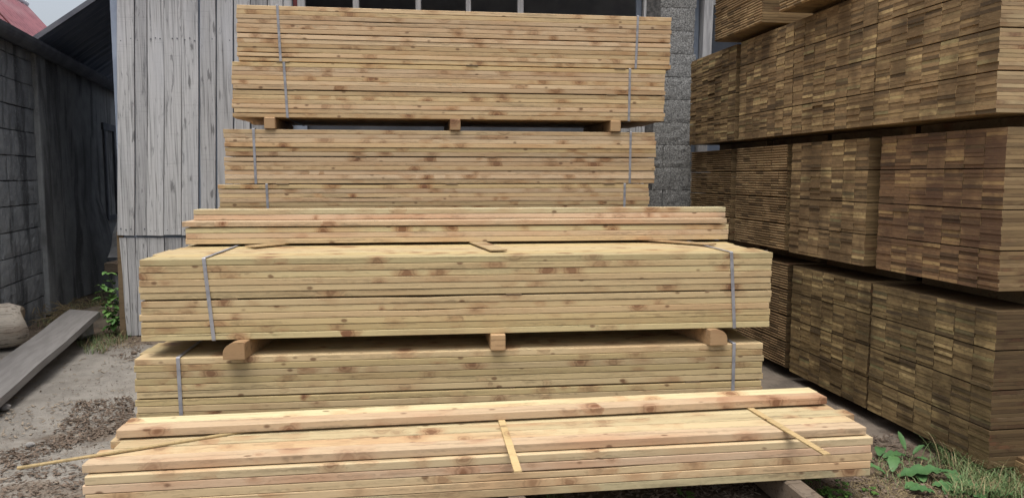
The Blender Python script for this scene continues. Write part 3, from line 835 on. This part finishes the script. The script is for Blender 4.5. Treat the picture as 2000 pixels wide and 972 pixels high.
# red ribbed roof rising away from the gutter
rr_ = MB(); W_ = .62; TS = 1.2
pitch_c = .15; vs = []; fs = []
RL = on_left(66, 62)[0] + 1.9
nr = int((RL+.3)/pitch_c*4); xs = [i*pitch_c/4-.3 for i in range(nr+1)]
for i, x in enumerate(xs):
    hgt = (.0, .02, .02, .0)[i % 4]
    vs += [(x, -.05, 3.07+hgt), (x, W_, 3.07+(W_+.05)*TS+hgt), (x, W_+1.6, 3.0)]
for i in range(nr):
    for q in range(2): fs.append((3*i+q, 3*i+3+q, 3*i+4+q, 3*i+1+q))
nv = len(vs); vs += [(x, y, zz-.03) for x, y, zz in vs[:nv]]
fs += [tuple(q+nv for q in f[::-1]) for f in fs]
rr_.add(vs, fs); rr_.build('roof', M['red_roof'], left)
zr = 3.07+(W_+.05)*TS
seams = MB()
for x in (2.6, 3.6, 4.35, 5.05):
    vs = [(x,-.05,3.095),(x+.03,-.05,3.095),(x+.03,W_,zr+.025),(x,W_,zr+.025)]
    vs += [(a_, b_, c_+.02) for a_, b_, c_ in vs]
    seams.add(vs, [(0,3,2,1),(4,5,6,7),(0,1,5,4),(1,2,6,5),(2,3,7,6),(3,0,4,7)])
seams.build('roof_seam', M['shed_red'], left)
MB().box(-.3, W_-.03, zr-.01, RL, W_+.12, zr+.055, b=.02).build('ridge_cap', M['roof_pale'], left)
MB().box(-.3, .25, 0, s_end+1.3, .32, 3.0).box(-.35, .2, 0, -.3, 2.6, 3.0).build('inner_wall', M['mortar'], left)

# dark lean-to roof over the passage (its underside is what shows)
lean = thing('lean_to_roof', (0,0,0), 'dark sheet lean-to roof over the narrow passage, seen from below', 'roof', None)
sA, _ = on_left(66, 62)
A = LW0+DW*sA-NW*.06; zA_ = 3.10
dirr = Vector((NW.x, NW.y)); alpha = math.tan(R(37))
def lp(along, across, dz=0): 
    p = A+DW*along+dirr*across
    return (p.x, p.y, zA_+across*alpha+dz-along*.012)
ln = MB(); vs, fs = [], []
nc = 48; Wd = 2.35
for i in range(nc+1):
    al = 3.9*i/nc; wv = .012*math.sin(i*math.pi*.75)
    for ac in (0, Wd*.5, Wd): vs.append(lp(al, ac, wv))
for i in range(nc):
    for q in range(2): fs.append((i*3+q, i*3+q+1, i*3+4+q, i*3+3+q))
nv = len(vs); vs += [(x, y, z+.02) for x, y, z in vs]
fs += [tuple(q+nv for q in f[::-1]) for f in fs]
ln.add(vs, fs); ln.build('roof_sheet', M['dark_sheet'], lean)
vb = MB(); vs = [lp(-.02,-.02,-.03),lp(-.02,Wd,-.03),lp(.03,Wd,-.03),lp(.03,-.02,-.03),lp(-.02,-.02,.035),lp(-.02,Wd,.035),lp(.03,Wd,.035),lp(.03,-.02,.035)]
vb.add(vs, [(0,3,2,1),(4,5,6,7),(0,1,5,4),(1,2,6,5),(2,3,7,6),(3,0,4,7)]); vb.build('verge_board', M['gutter'], lean)
fl = MB(); vs = [lp(-.06,-.09,.0),lp(-.06,.0,.05),lp(1.6,.0,.05),lp(1.6,-.09,-.01)]; vs += [(x,y,z+.012) for x,y,z in vs]
fl.add(vs, [(0,3,2,1),(4,5,6,7),(0,1,5,4),(1,2,6,5),(2,3,7,6),(3,0,4,7)]); fl.build('flashing', M['roof_pale'], lean)
# far end of the passage
pe = LW0+DW*(s_end+3.6)
ew = link('end_wall', MB().box(-.4, 0, 0, 5.0, .15, 4.6).mesh('end_wall', [M['shed_inside']]), None, (pe.x, pe.y, 0), R(0))
tag(ew, 'dark wall closing the far end of the narrow passage', 'wall')
# clutter in the passage
def tp(px, py, z): return at_z(px, py, z)
q = tp(218, 600, 0)
sb = thing('stone_ledge', (-4.62, 9.35, 0), 'dark ledge of board on blocks in the passage beside the shed corner', 'ledge')
MB().box(-.3, 0, 0, .6, .3, .42, b=.02).build('support', M['old_block'], sb)
MB().box(-.36, -.04, .425, .65, .3, .55, b=.01).build('ledge_board', M['old_bearer'], sb)
tv, tf = [], []
for i in range(9):
    for k in range(13):
        u, w = i/8, k/12
        tv.append((-5.02+.05*w+.55*u-.08*(1-w)*(1-u), 9.62+.22*w+.05*math.sin(u*9+w*3)+.03*math.sin(w*14), .58+.92*w*(1-.15*u)))
for i in range(8):
    for k in range(12):
        a = i*13+k; tf.append((a, a+13, a+14, a+1))
nv = len(tv); tv += [(x, y+.012, z) for x, y, z in tv]; tf += [tuple(q_+nv for q_ in f[::-1]) for f in tf]
o = MB().add(tv, tf).build('tarpaulin', M['tarp'], None, smooth=True)
tag(o, 'grey crumpled sheet leaning in the dark passage above the ledge', 'sheet')

# ------------------------------------------------------------------ plank and log at the left
pl = MB(); a0 = Vector((-4.57, 7.84, .235)); a1 = Vector((-4.14, 7.62, .25)); dd = Vector((.27, -1.0, -.052)).normalized()
def plank_between(aL, aR, d, L, th, n=14):
    vs, fs = [], []
    up_ = (aR-aL).cross(d).normalized()
    if up_.z < 0: up_ = -up_
    for i in range(n+1):
        s = L*i/n; w = .004*math.sin(i*1.3)
        for p, dz in ((aL, 0), (aR, 0), (aR, -th), (aL, -th)):
            vs.append(p+d*s+up_*(dz+w))
    for i in range(n):
        for j in range(4):
            a = i*4+j; b = i*4+(j+1) % 4; fs.append((a, b, b+4, a+4))
    fs.append((3,2,1,0)); fs.append((n*4, n*4+1, n*4+2, n*4+3))
    return vs, fs
vs, fs = plank_between(a0, a1, dd, 4.2, .055)
# local frame along the plank so the grain runs lengthwise
yaw = math.atan2(dd.y, dd.x); Mi = (Matrix.Translation(a0) @ Matrix.Rotation(yaw, 4, 'Z')).inverted()
pl.add([Mi @ v_ for v_ in vs], [f[::-1] for f in fs])
o = link('wide_plank', pl.mesh('wide_plank', [M['grey_plank']]), None, a0, yaw)
tag(o, 'wide grey weathered plank lying sloped on the ground at the left', 'plank')
o = link('prop_stone', MB().box(-.16, -.1, 0, .16, .1, .182, b=.03).mesh('prop_stone', [M['old_block']]), None, (-4.36, 7.55, 0), R(-15))
tag(o, 'dark block propping up the far end of the wide grey plank', 'stone block')
vs2, fs2 = plank_between(Vector((-5.0,7.2,.06)), Vector((-4.86,7.15,.06)), Vector((.12,-1,-.005)).normalized(), 2.6, .04)
o = MB().add(vs2, [f[::-1] for f in fs2]).build('narrow_plank', M['grey_plank']); tag(o, 'narrow grey board on the ground between the log and the wide plank', 'plank')
lg = MB(); pts = []
vs, fs = [], []
nS, nR = 14, 22
for i in range(nS+1):
    u = i/nS
    for j in range(nR):
        a_ = 2*math.pi*j/nR
        rad = .205*(1+.05*noise.noise(Vector((math.cos(a_)*1.5, math.sin(a_)*1.5, u*3)))+.02*math.sin(a_*5+2))
        if u < .06: rad *= (.80 if i == 0 else .95)
        vs.append((1.5*u + .03*math.sin(a_*2)*(i == 0), rad*math.cos(a_), rad*math.sin(a_)))
for i in range(nS):
    for j in range(nR): fs.append((i*nR+j, i*nR+(j+1) % nR, (i+1)*nR+(j+1) % nR, (i+1)*nR+j))
fs.append(tuple(range(nR))[::-1]); fs.append(tuple(nS*nR+j for j in range(nR)))
lg.add(vs, [f[::-1] for f in fs], [0]*(nS*nR)+[1,1])
le = tp(44, 640, .2)
o = lg.build('log', [M['log'], M['log_end']], smooth=False)
for p_ in o.data.polygons: p_.use_smooth = len(p_.vertices) == 4
o.location = (-4.60, 7.14, .215); o.rotation_euler = (R(12), 0, R(180+38))
tag(o, 'thick barkless pale log lying by the dark wall at the left edge', 'log')

# ------------------------------------------------------------------ ground
gm = MB(); vs, fs = [], []
xsg = [-60,-30,-15,-9]+[-7+i*.14 for i in range(101)]+[9,15,30,60]
ysg = [-40,-15,-5,0,1.5]+[2.4+i*.14 for i in range(62)]+[13,18,40,90]
def gz(x, y):
    z = .012*noise.fractal(Vector((x*1.2, y*1.2, 0)), 1.0, 2.0, 4)
    if x > 1.9: z += .02*noise.fractal(Vector((x*3, y*3, 4)), 1.0, 2.0, 3)*min(1, (x-1.9)*3)
    return z-.012
for y in ysg:
    for x in xsg: vs.append((x, y, gz(x, y) if abs(x) < 8 and 2 < y < 12 else -.012))
nx = len(xsg)
for j in range(len(ysg)-1):
    for i in range(nx-1):
        a = j*nx+i; fs.append((a, a+1, a+nx+1, a+nx))
o = gm.add(vs, fs).build('ground', M['ground'], smooth=True); tag(o, kind='structure')

# ------------------------------------------------------------------ litter and plants
def inside(p, poly):
    x, y = p; c = False; j = len(poly)-1
    for i in range(len(poly)):
        if (poly[i][1] > y) != (poly[j][1] > y) and x < (poly[j][0]-poly[i][0])*(y-poly[i][1])/(poly[j][1]-poly[i][1])+poly[i][0]: c = not c
        j = i
    return c
def scatter(poly, n, rr):
    xs_ = [p[0] for p in poly]; ys_ = [p[1] for p in poly]; out = []
    while len(out) < n:
        p = (rr.uniform(min(xs_), max(xs_)), rr.uniform(min(ys_), max(ys_)))
        if inside(p, poly): out.append(p)
    return out
def G(pts): return [tuple(at_z(x, y, 0)[:2]) for x, y in pts]
def chips(name, polys, mat, seed, smin, smax, kind='stuff'):
    rr = random.Random(seed); mb = MB()
    for poly, n in polys:
        for (x, y) in scatter(G(poly), n, rr):
            L = rr.uniform(smin, smax); w = L*rr.uniform(.18,.5); t = L*.07
            Mx = Matrix.Translation((x, y, gz(x, y)+.004+rr.random()*.014)) @ Matrix.Rotation(rr.uniform(0,6.28),4,'Z') @ Matrix.Rotation(rr.gauss(0,.28),4,'X') @ Matrix.Rotation(rr.gauss(0,.28),4,'Y')
            a, b, c = L/2, w/2, t/2; k = rr.uniform(.3,.9)
            v_ = [(-a,-b*k,-c),(a*.7,-b,-c),(a,b*.4,-c),(-a*.6,b,-c),(-a,-b*k,c),(a*.7,-b,c),(a,b*.4,c),(-a*.6,b,c)]
            mb.add(v_, [(0,3,2,1),(4,5,6,7),(0,1,5,4),(1,2,6,5),(2,3,7,6),(3,0,4,7)], 0, Mx)
    o = mb.build(name, mat); tag(o, kind=kind); return o
bark = [([(150,785),(262,775),(262,840),(215,845),(150,868),(110,880),(20,915),(0,900),(0,880),(95,855),(130,815)], 1500),
        ([(0,905),(110,890),(170,915),(160,972),(0,972)], 330), ([(170,665),(285,655),(300,668),(255,705),(200,690)], 260),
        ([(200,560),(60,640),(60,660),(150,600),(230,590)], 200), ([(1530,940),(1700,925),(1760,900),(2000,930),(2000,972),(1540,972)], 700), ([(1020,955),(1480,935),(1480,972),(1020,972)], 500),
        ([(1700,850),(1760,850),(1790,890),(1710,900)], 160)]
tag(chips('bark_litter', bark, M['chip'], 5, .010, .042), 'brown bark chips and litter strewn over the yard', 'litter')
pale = [([(0,800),(140,780),(150,830),(0,860)], 130), ([(0,700),(262,690),(262,972),(0,972)], 170), ([(215,680),(265,660),(262,720),(180,740)], 50), ([(1560,955),(1700,945),(1720,972),(1560,972)], 60), ([(1030,945),(1480,940),(1480,972)], 50)]
tag(chips('wood_chips', pale, M['chip_pale'], 6, .008, .04), 'pale wood chips scattered on the concrete', 'litter')
spread = [([(0,880),(262,760),(262,972),(0,972)], 900), ([(0,820),(262,700),(262,760),(0,880)], 240)]
tag(chips('fine_litter', spread, M['chip'], 9, .005, .018), 'fine brown crumbs of bark over the concrete', 'litter')

def blade(mb, x, y, z, h, lean, az, w, droop=1.0, n=4, m=0):
    vs, fs = [], []
    d = Vector((math.cos(az), math.sin(az), 0)); sd_ = Vector((-d.y, d.x, 0))
    for i in range(n+1):
        u = i/n
        p = Vector((x, y, z)) + d*(lean*(u**1.6)) + Vector((0,0,h*(u-droop*.38*u*u*u)))
        ww = w*(1-u)**.7
        if i < n: vs += [p-sd_*ww, p+sd_*ww]
        else: vs.append(p)
    for i in range(n-1): fs.append((2*i, 2*i+1, 2*i+3, 2*i+2))
    fs.append((2*n-2, 2*n-1, 2*n))
    mb.add(vs, fs, m)
rr = random.Random(31)
gr = MB()
for (x, y) in scatter(G([(1800,880),(1960,915),(2000,935),(1990,960),(1870,935)]), 130, rr):
    h = rr.uniform(.10,.24); blade(gr, x, y, gz(x,y)-.004, h, h*rr.uniform(.3,1.1), rr.uniform(0,6.28), rr.uniform(.002,.0036), rr.uniform(.8,1.9), n=6, m=0 if rr.random() < .8 else 1)
grass_areas = [([(1880,930),(2000,925),(2000,972),(1850,972)], 1500, .05, .15), ([(1830,900),(1990,925),(2000,945),(1880,940)], 420, .08, .21), ([(1700,905),(1830,890),(1880,935),(1720,965)], 240, .03, .1),
               ([(150,668),(232,640),(262,655),(200,690),(165,690)], 650, .04, .13), ([(60,640),(195,582),(225,600),(150,604),(100,640)], 260, .05, .2)]
for poly, n, h0, h1 in grass_areas:
    for (x, y) in scatter(G(poly), n, rr):
        h = rr.uniform(h0, h1)
        blade(gr, x, y, gz(x,y)-.004, h, h*rr.uniform(.2,1.0), rr.uniform(0,6.28), rr.uniform(.0012,.0032), rr.uniform(.3,1.6), m=0 if rr.random() < .72 else 1)
tg = gr.build('grass', [M['grass'], M['straw']]); tag(tg, 'rough green grass growing round the stacks and the shed corner', 'grass', kind='stuff')
st = MB()
for poly, n in [([(1690,920),(1830,905),(1900,950),(1900,972),(1660,972)], 900), ([(170,668),(270,655),(262,680),(190,690)], 220), ([(90,640),(200,585),(230,600),(110,660)], 260), ([(1540,950),(1700,940),(1700,972),(1560,972)], 350)]:
    for (x, y) in scatter(G(poly), n, rr):
        h = rr.uniform(.01,.05); blade(st, x, y, gz(x,y)+.002, h, rr.uniform(.03,.13), rr.uniform(0,6.28), rr.uniform(.001,.002), 2.2, m=0)
tag(st.build('dry_grass', [M['straw']]), 'dry straw-coloured dead grass matted on the earth', 'dry grass', kind='stuff')

def leaf(mb, base, az, L, w, pitch, curl=.5, n=8, m=0, wavy=0.0, stem=0.0):
    """broad leaf with midrib fold, made of two rows of quads and a little thickness below"""
    d = Vector((math.cos(az), math.sin(az), 0)); s_ = Vector((-d.y, d.x, 0)); vs, fs = [], []
    for i in range(n+1):
        u = i/n; x = stem+L*u
        zz = x*math.tan(pitch) - curl*L*u*u
        hw = w*.5*(math.sin(math.pi*min(1, u*.93+.06))**.8)
        p = Vector(base)+d*x+Vector((0,0,zz))
        wv = wavy*math.sin(i*2.4)*hw
        vs += [p-s_*hw+Vector((0,0,hw*.28+wv)), p-s_*hw*.5+Vector((0,0,hw*.16)), p, p+s_*hw*.5+Vector((0,0,hw*.16)), p+s_*hw+Vector((0,0,hw*.28-wv))]
    for i in range(n):
        for j in range(4): a = i*5+j; fs.append((a, a+1, a+6, a+5))
    nv = len(vs); top = list(vs); fs2 = [tuple(q+nv for q in f[::-1]) for f in fs]
    mb.add(top+[v_-Vector((0,0,.0012)) for v_ in top], fs+fs2, m)
def dock(px, py, leaves, label, stemh=0):
    p = at_z(px, py, 0); root = thing('dock_plant', (p.x, p.y, gz(p.x,p.y)), label, 'weed', 'dock plants in the grass at lower right')
    for (az, L, w, pit, cu) in leaves:
        mb = MB(); leaf(mb, (0,0,.012), R(az), L, w, R(pit), cu, 10, wavy=.18, stem=.03)
        mb.tube([(0,0,0),(math.cos(R(az))*.02,math.sin(R(az))*.02,.008),(math.cos(R(az))*.045,math.sin(R(az))*.045,.012+.045*math.tan(R(pit)))], .003, 5, 1)
        mb.build('leaf', [M['dock'], M['stalk']], root, smooth=True)
    if stemh: MB().tube([(0,0,0),(.01,.01,stemh*.5),(.03,.0,stemh)], .004, 5, r2=.002).build('stem', M['stalk'], root)
dock(1742, 930, [(-8,.25,.125,18,.16),(150,.12,.05,30,.3),(60,.13,.06,40,.5)], 'dock plant with the largest broad leaf, just right of the low front pile')
dock(1716, 898, [(10,.15,.08,18,.3),(60,.13,.06,25,.4),(200,.10,.05,20,.3),(-40,.10,.05,12,.2)], 'low dock plant tucked against the right end of the low front pile')
dock(1775, 898, [(100,.07,.035,55,.2),(-60,.08,.045,25,.3),(20,.08,.035,40,.3)], 'small upright dock shoot in front of the dark right-hand stack')
dock(1808, 948, [(-15,.11,.08,12,.2),(200,.11,.07,14,.25),(80,.10,.06,20,.3)], 'small dock plant beyond the tip of the largest dock leaf')
dock(1885, 955, [(-20,.13,.09,14,.2),(100,.15,.09,28,.35),(210,.14,.09,12,.2),(-80,.10,.08,8,.1)], 'leafy dock plant in the grass, left of the frame edge')
dock(1935, 968, [(20,.12,.09,14,.2),(130,.14,.08,24,.3),(-100,.10,.08,8,.1)], 'dock plant deepest in the green grass at the lower right corner')
dock(1838, 966, [(30,.12,.08,16,.25),(170,.12,.08,14,.2)], 'dock plant at the bottom edge of the picture, left of the grass')
def clover(px, py, label, n, r, flower=False, h=.06):
    p = at_z(px, py, 0); root = thing('small_weed', (p.x, p.y, gz(p.x,p.y)), label, 'weed', 'small round-leaved weeds by the grey bearer')
    rr2 = random.Random(px); mb = MB(); stt = MB()
    for i in range(n):
        az = rr2.uniform(0, 6.28); d = rr2.uniform(.01, .045); hh = h*rr2.uniform(.4, 1.2)
        c = (math.cos(az)*d, math.sin(az)*d, hh)
        stt.tube([(0,0,0),(c[0]*.6,c[1]*.6,hh*.7),c], .0011, 4)
        for q in range(3): leaf(mb, c, az+q*2.1, r*rr2.uniform(.8,1.2), r*1.05, R(12), .3, 5, stem=.002)
    mb.build('leaves', M['weed'], root, smooth=True); stt.build('stems', M['stalk'], root)
    if flower:
        fb = MB()
        for q in range(5): leaf(fb, (-.03,-.02,h*1.1), q*1.257, .011, .010, R(25), .1, 4)
        fb.build('flower', M['petal'], root); MB().tube([(0,0,0),(-.02,-.01,h*.6),(-.03,-.02,h*1.1)], .001, 4).build('flower_stalk', M['stalk'], root)
clover(1580, 950, 'small weed with a yellow flower beside the grey bearer', 7, .016, True, .075)
clover(1603, 945, 'tall small-leaved weed right of the yellow flower', 10, .017, False, .10)
clover(1645, 950, 'small weed standing under the right end of the low pile', 6, .014, False, .05)
clover(1590, 968, 'round-leaved weed at the bottom edge beside the grey bearer', 9, .018, False, .04)
clover(1618, 968, 'bushier round-leaved weed at the bottom edge, second from the bearer', 11, .020, False, .045)
clover(1650, 970, 'round-leaved weed at the bottom edge, third from the bearer', 9, .018, False, .04)
clover(1340, 968, 'lone round-leaved weed in the dark earth under the low pile', 6, .018, False, .03)
clover(1695, 962, 'faint weed in the straw below the corner of the low pile', 8, .014, False, .04)
tf_ = at_z(1075, 985, 0); tr = thing('grass_tuft', (tf_.x, tf_.y, 0), 'tuft of long grass with dry seed stalks in front of the low pile', 'grass tuft')
tb = MB(); rr = random.Random(8)
for i in range(70):
    h = rr.uniform(.05,.13); blade(tb, rr.gauss(0,.02), rr.gauss(0,.015), 0, h, h*rr.uniform(.3,1.3), rr.uniform(0,6.28), rr.uniform(.001,.0024), 1.2, m=0)
tb.build('blades', M['grass'], tr)
sk = MB(); sk.tube([(0,0,0),(-.012,0,.10),(-.045,0,.22),(-.06,.0,.27)], .0011, 4); sk.tube([(.01,0,0),(.02,0,.09),(.012,0,.17)], .0010, 4)
for i in range(9): sk.tube([(-.045-.0022*i,0,.22+.006*i),(-.045-.0022*i+rr.uniform(-.012,.012),rr.uniform(-.01,.01),.228+.006*i)], .0011, 4)
sk.build('seed_stalks', M['straw'], tr)
# climbing green plant at the shed corner
cpx = at_z(224, 652, 0); cl = thing('climbing_plant', (cpx.x, cpx.y, 0), 'bright green leafy plant climbing at the corner of the grey shed', 'plant')
rr = random.Random(17); lv = MB(); sm_ = MB()
for s_i in range(4):
    hgt = (.62,.5,.40,.3)[s_i]; bx = rr.uniform(-.06,.06); pts = [(bx+.035*math.sin(u*4+s_i)-.02*u, .05*math.sin(u*3+s_i*2), hgt*u) for u in [i/8 for i in range(9)]]
    sm_.tube(pts, .004, 5, r2=.0015)
    for i in range(2, 9):
        for q in range(3):
            az = rr.uniform(0,6.28); c = Vector(pts[i])+Vector((0,0,rr.uniform(-.02,.02)))
            sz = rr.uniform(.06,.11)*(1-.25*i/9)
            leaf(lv, c, az, sz, sz*.72, R(rr.uniform(-15,25)), .35, 6, stem=.015)
lv.build('leaves', M['nettle'], cl, smooth=True); sm_.build('stems', M['stalk'], cl)
# dry twigs heaped against the wall foot
tw = MB(); rr = random.Random(41)
for (x, y) in scatter([(-5.35,8.2),(-5.0,7.9),(-4.25,8.3),(-4.3,8.75),(-5.2,9.2)], 150, rr):
    az = rr.uniform(0,6.28); L = rr.uniform(.1,.35); z = rr.uniform(.01,.14)
    tw.tube([(x,y,z),(x+math.cos(az)*L*.5,y+math.sin(az)*L*.5,z+rr.uniform(-.01,.06)),(x+math.cos(az)*L,y+math.sin(az)*L,max(.005,z+rr.uniform(-.08,.06)))], .0035, 4, r2=.0015)
tag(tw.build('dry_twigs', M['straw']), 'heap of dry twigs and dead stalks at the foot of the dark wall', 'twigs', kind='stuff')
md = MB(); vs, fs = [], []
for k in range(9):
    for j in range(20):
        a_ = 2*math.pi*j/20; r_ = 1-k/8
        x, y = math.cos(a_)*r_*.55, math.sin(a_)*r_*.5
        vs.append((x, y, .17*(1-r_*r_)+.025*noise.noise(Vector((x*7,y*7,1)))*(1-r_*.3)-.02))
for k in range(8):
    for j in range(20): fs.append((k*20+j, k*20+(j+1) % 20, (k+1)*20+(j+1) % 20, (k+1)*20+j))
md.add(vs, fs); o = md.build('earth_mound', simple('mound_soil', (.07,.058,.045), (.12,.10,.075), 14), smooth=True); o.location = (-4.55, 8.55, 0); tag(o, kind='structure')
# a few stones on the concrete
for i, (px, py, s_, lab) in enumerate(((8,798,.05,'grey stone lying at the near left edge beside the wide plank'),(262,690,.03,'dark bark piece beside the corner of the lower middle pack'),(60,870,.03,'small pale stone among the bark chips'))):
    p = at_z(px, py, 0); mb = MB(); vs, fs = [], []
    for k in range(6):
        for j in range(9):
            th, ph = math.pi*k/5, 2*math.pi*j/9; q = Vector((math.sin(th)*math.cos(ph), math.sin(th)*math.sin(ph)*.7, math.cos(th)*.5))
            vs.append(q*s_*(1+.25*noise.noise(q*2+Vector((i*7,0,0)))))
    for k in range(5):
        for j in range(9): fs.append((k*9+j, (k+1)*9+j, (k+1)*9+(j+1) % 9, k*9+(j+1) % 9))
    o = mb.add(vs, fs).build('stone', M['stone'] if i != 1 else M['chip']); o.location = (p.x, p.y, s_*.3); tag(o, lab, 'stone')

# ------------------------------------------------------------------ light, sky, camera
SUN_EL, SUN_AZ = R(73), R(197)            # azimuth clockwise from +Y: behind the camera, a little to the left
w = bpy.data.worlds.new('World'); S.world = w; w.use_nodes = True
nt = w.node_tree; bg = nt.nodes['Background']
sky = nt.nodes.new('ShaderNodeTexSky'); sky.sky_type = 'NISHITA'; sky.sun_disc = False
sky.sun_elevation = SUN_EL; sky.sun_rotation = SUN_AZ; sky.air_density = 1.0; sky.dust_density = 6.0; sky.ozone_density = 1.0
hs = nt.nodes.new('ShaderNodeHueSaturation'); hs.inputs['Saturation'].default_value = .45
nt.links.new(sky.outputs[0], hs.inputs['Color']); nt.links.new(hs.outputs[0], bg.inputs['Color'])
bg.inputs['Strength'].default_value = .15
ld = bpy.data.lights.new('Sun', 'SUN'); ld.energy = 1.5; ld.angle = R(45); ld.color = (1, .975, .94)
lo_ = link('Sun', ld)
dirv = Vector((math.sin(SUN_AZ)*math.cos(SUN_EL), math.cos(SUN_AZ)*math.cos(SUN_EL), math.sin(SUN_EL)))
lo_.rotation_euler = dirv.to_track_quat('Z', 'Y').to_euler()
cd = bpy.data.cameras.new('Camera'); cd.sensor_width = 36; cd.lens = F_PX/2000*36; cd.clip_end = 500; cd.clip_start = .05
cam = link('Camera', cd, None, (0, 0, CAM_H)); cam.rotation_euler = (R(90)-PITCH, 0, 0)
S.camera = cam
S.render.resolution_x, S.render.resolution_y = 1024, 497
S.view_settings.view_transform = 'Standard'; S.view_settings.look = 'None'; S.view_settings.exposure = 0.5; S.view_settings.gamma = 1
S.view_settings.use_curve_mapping = False
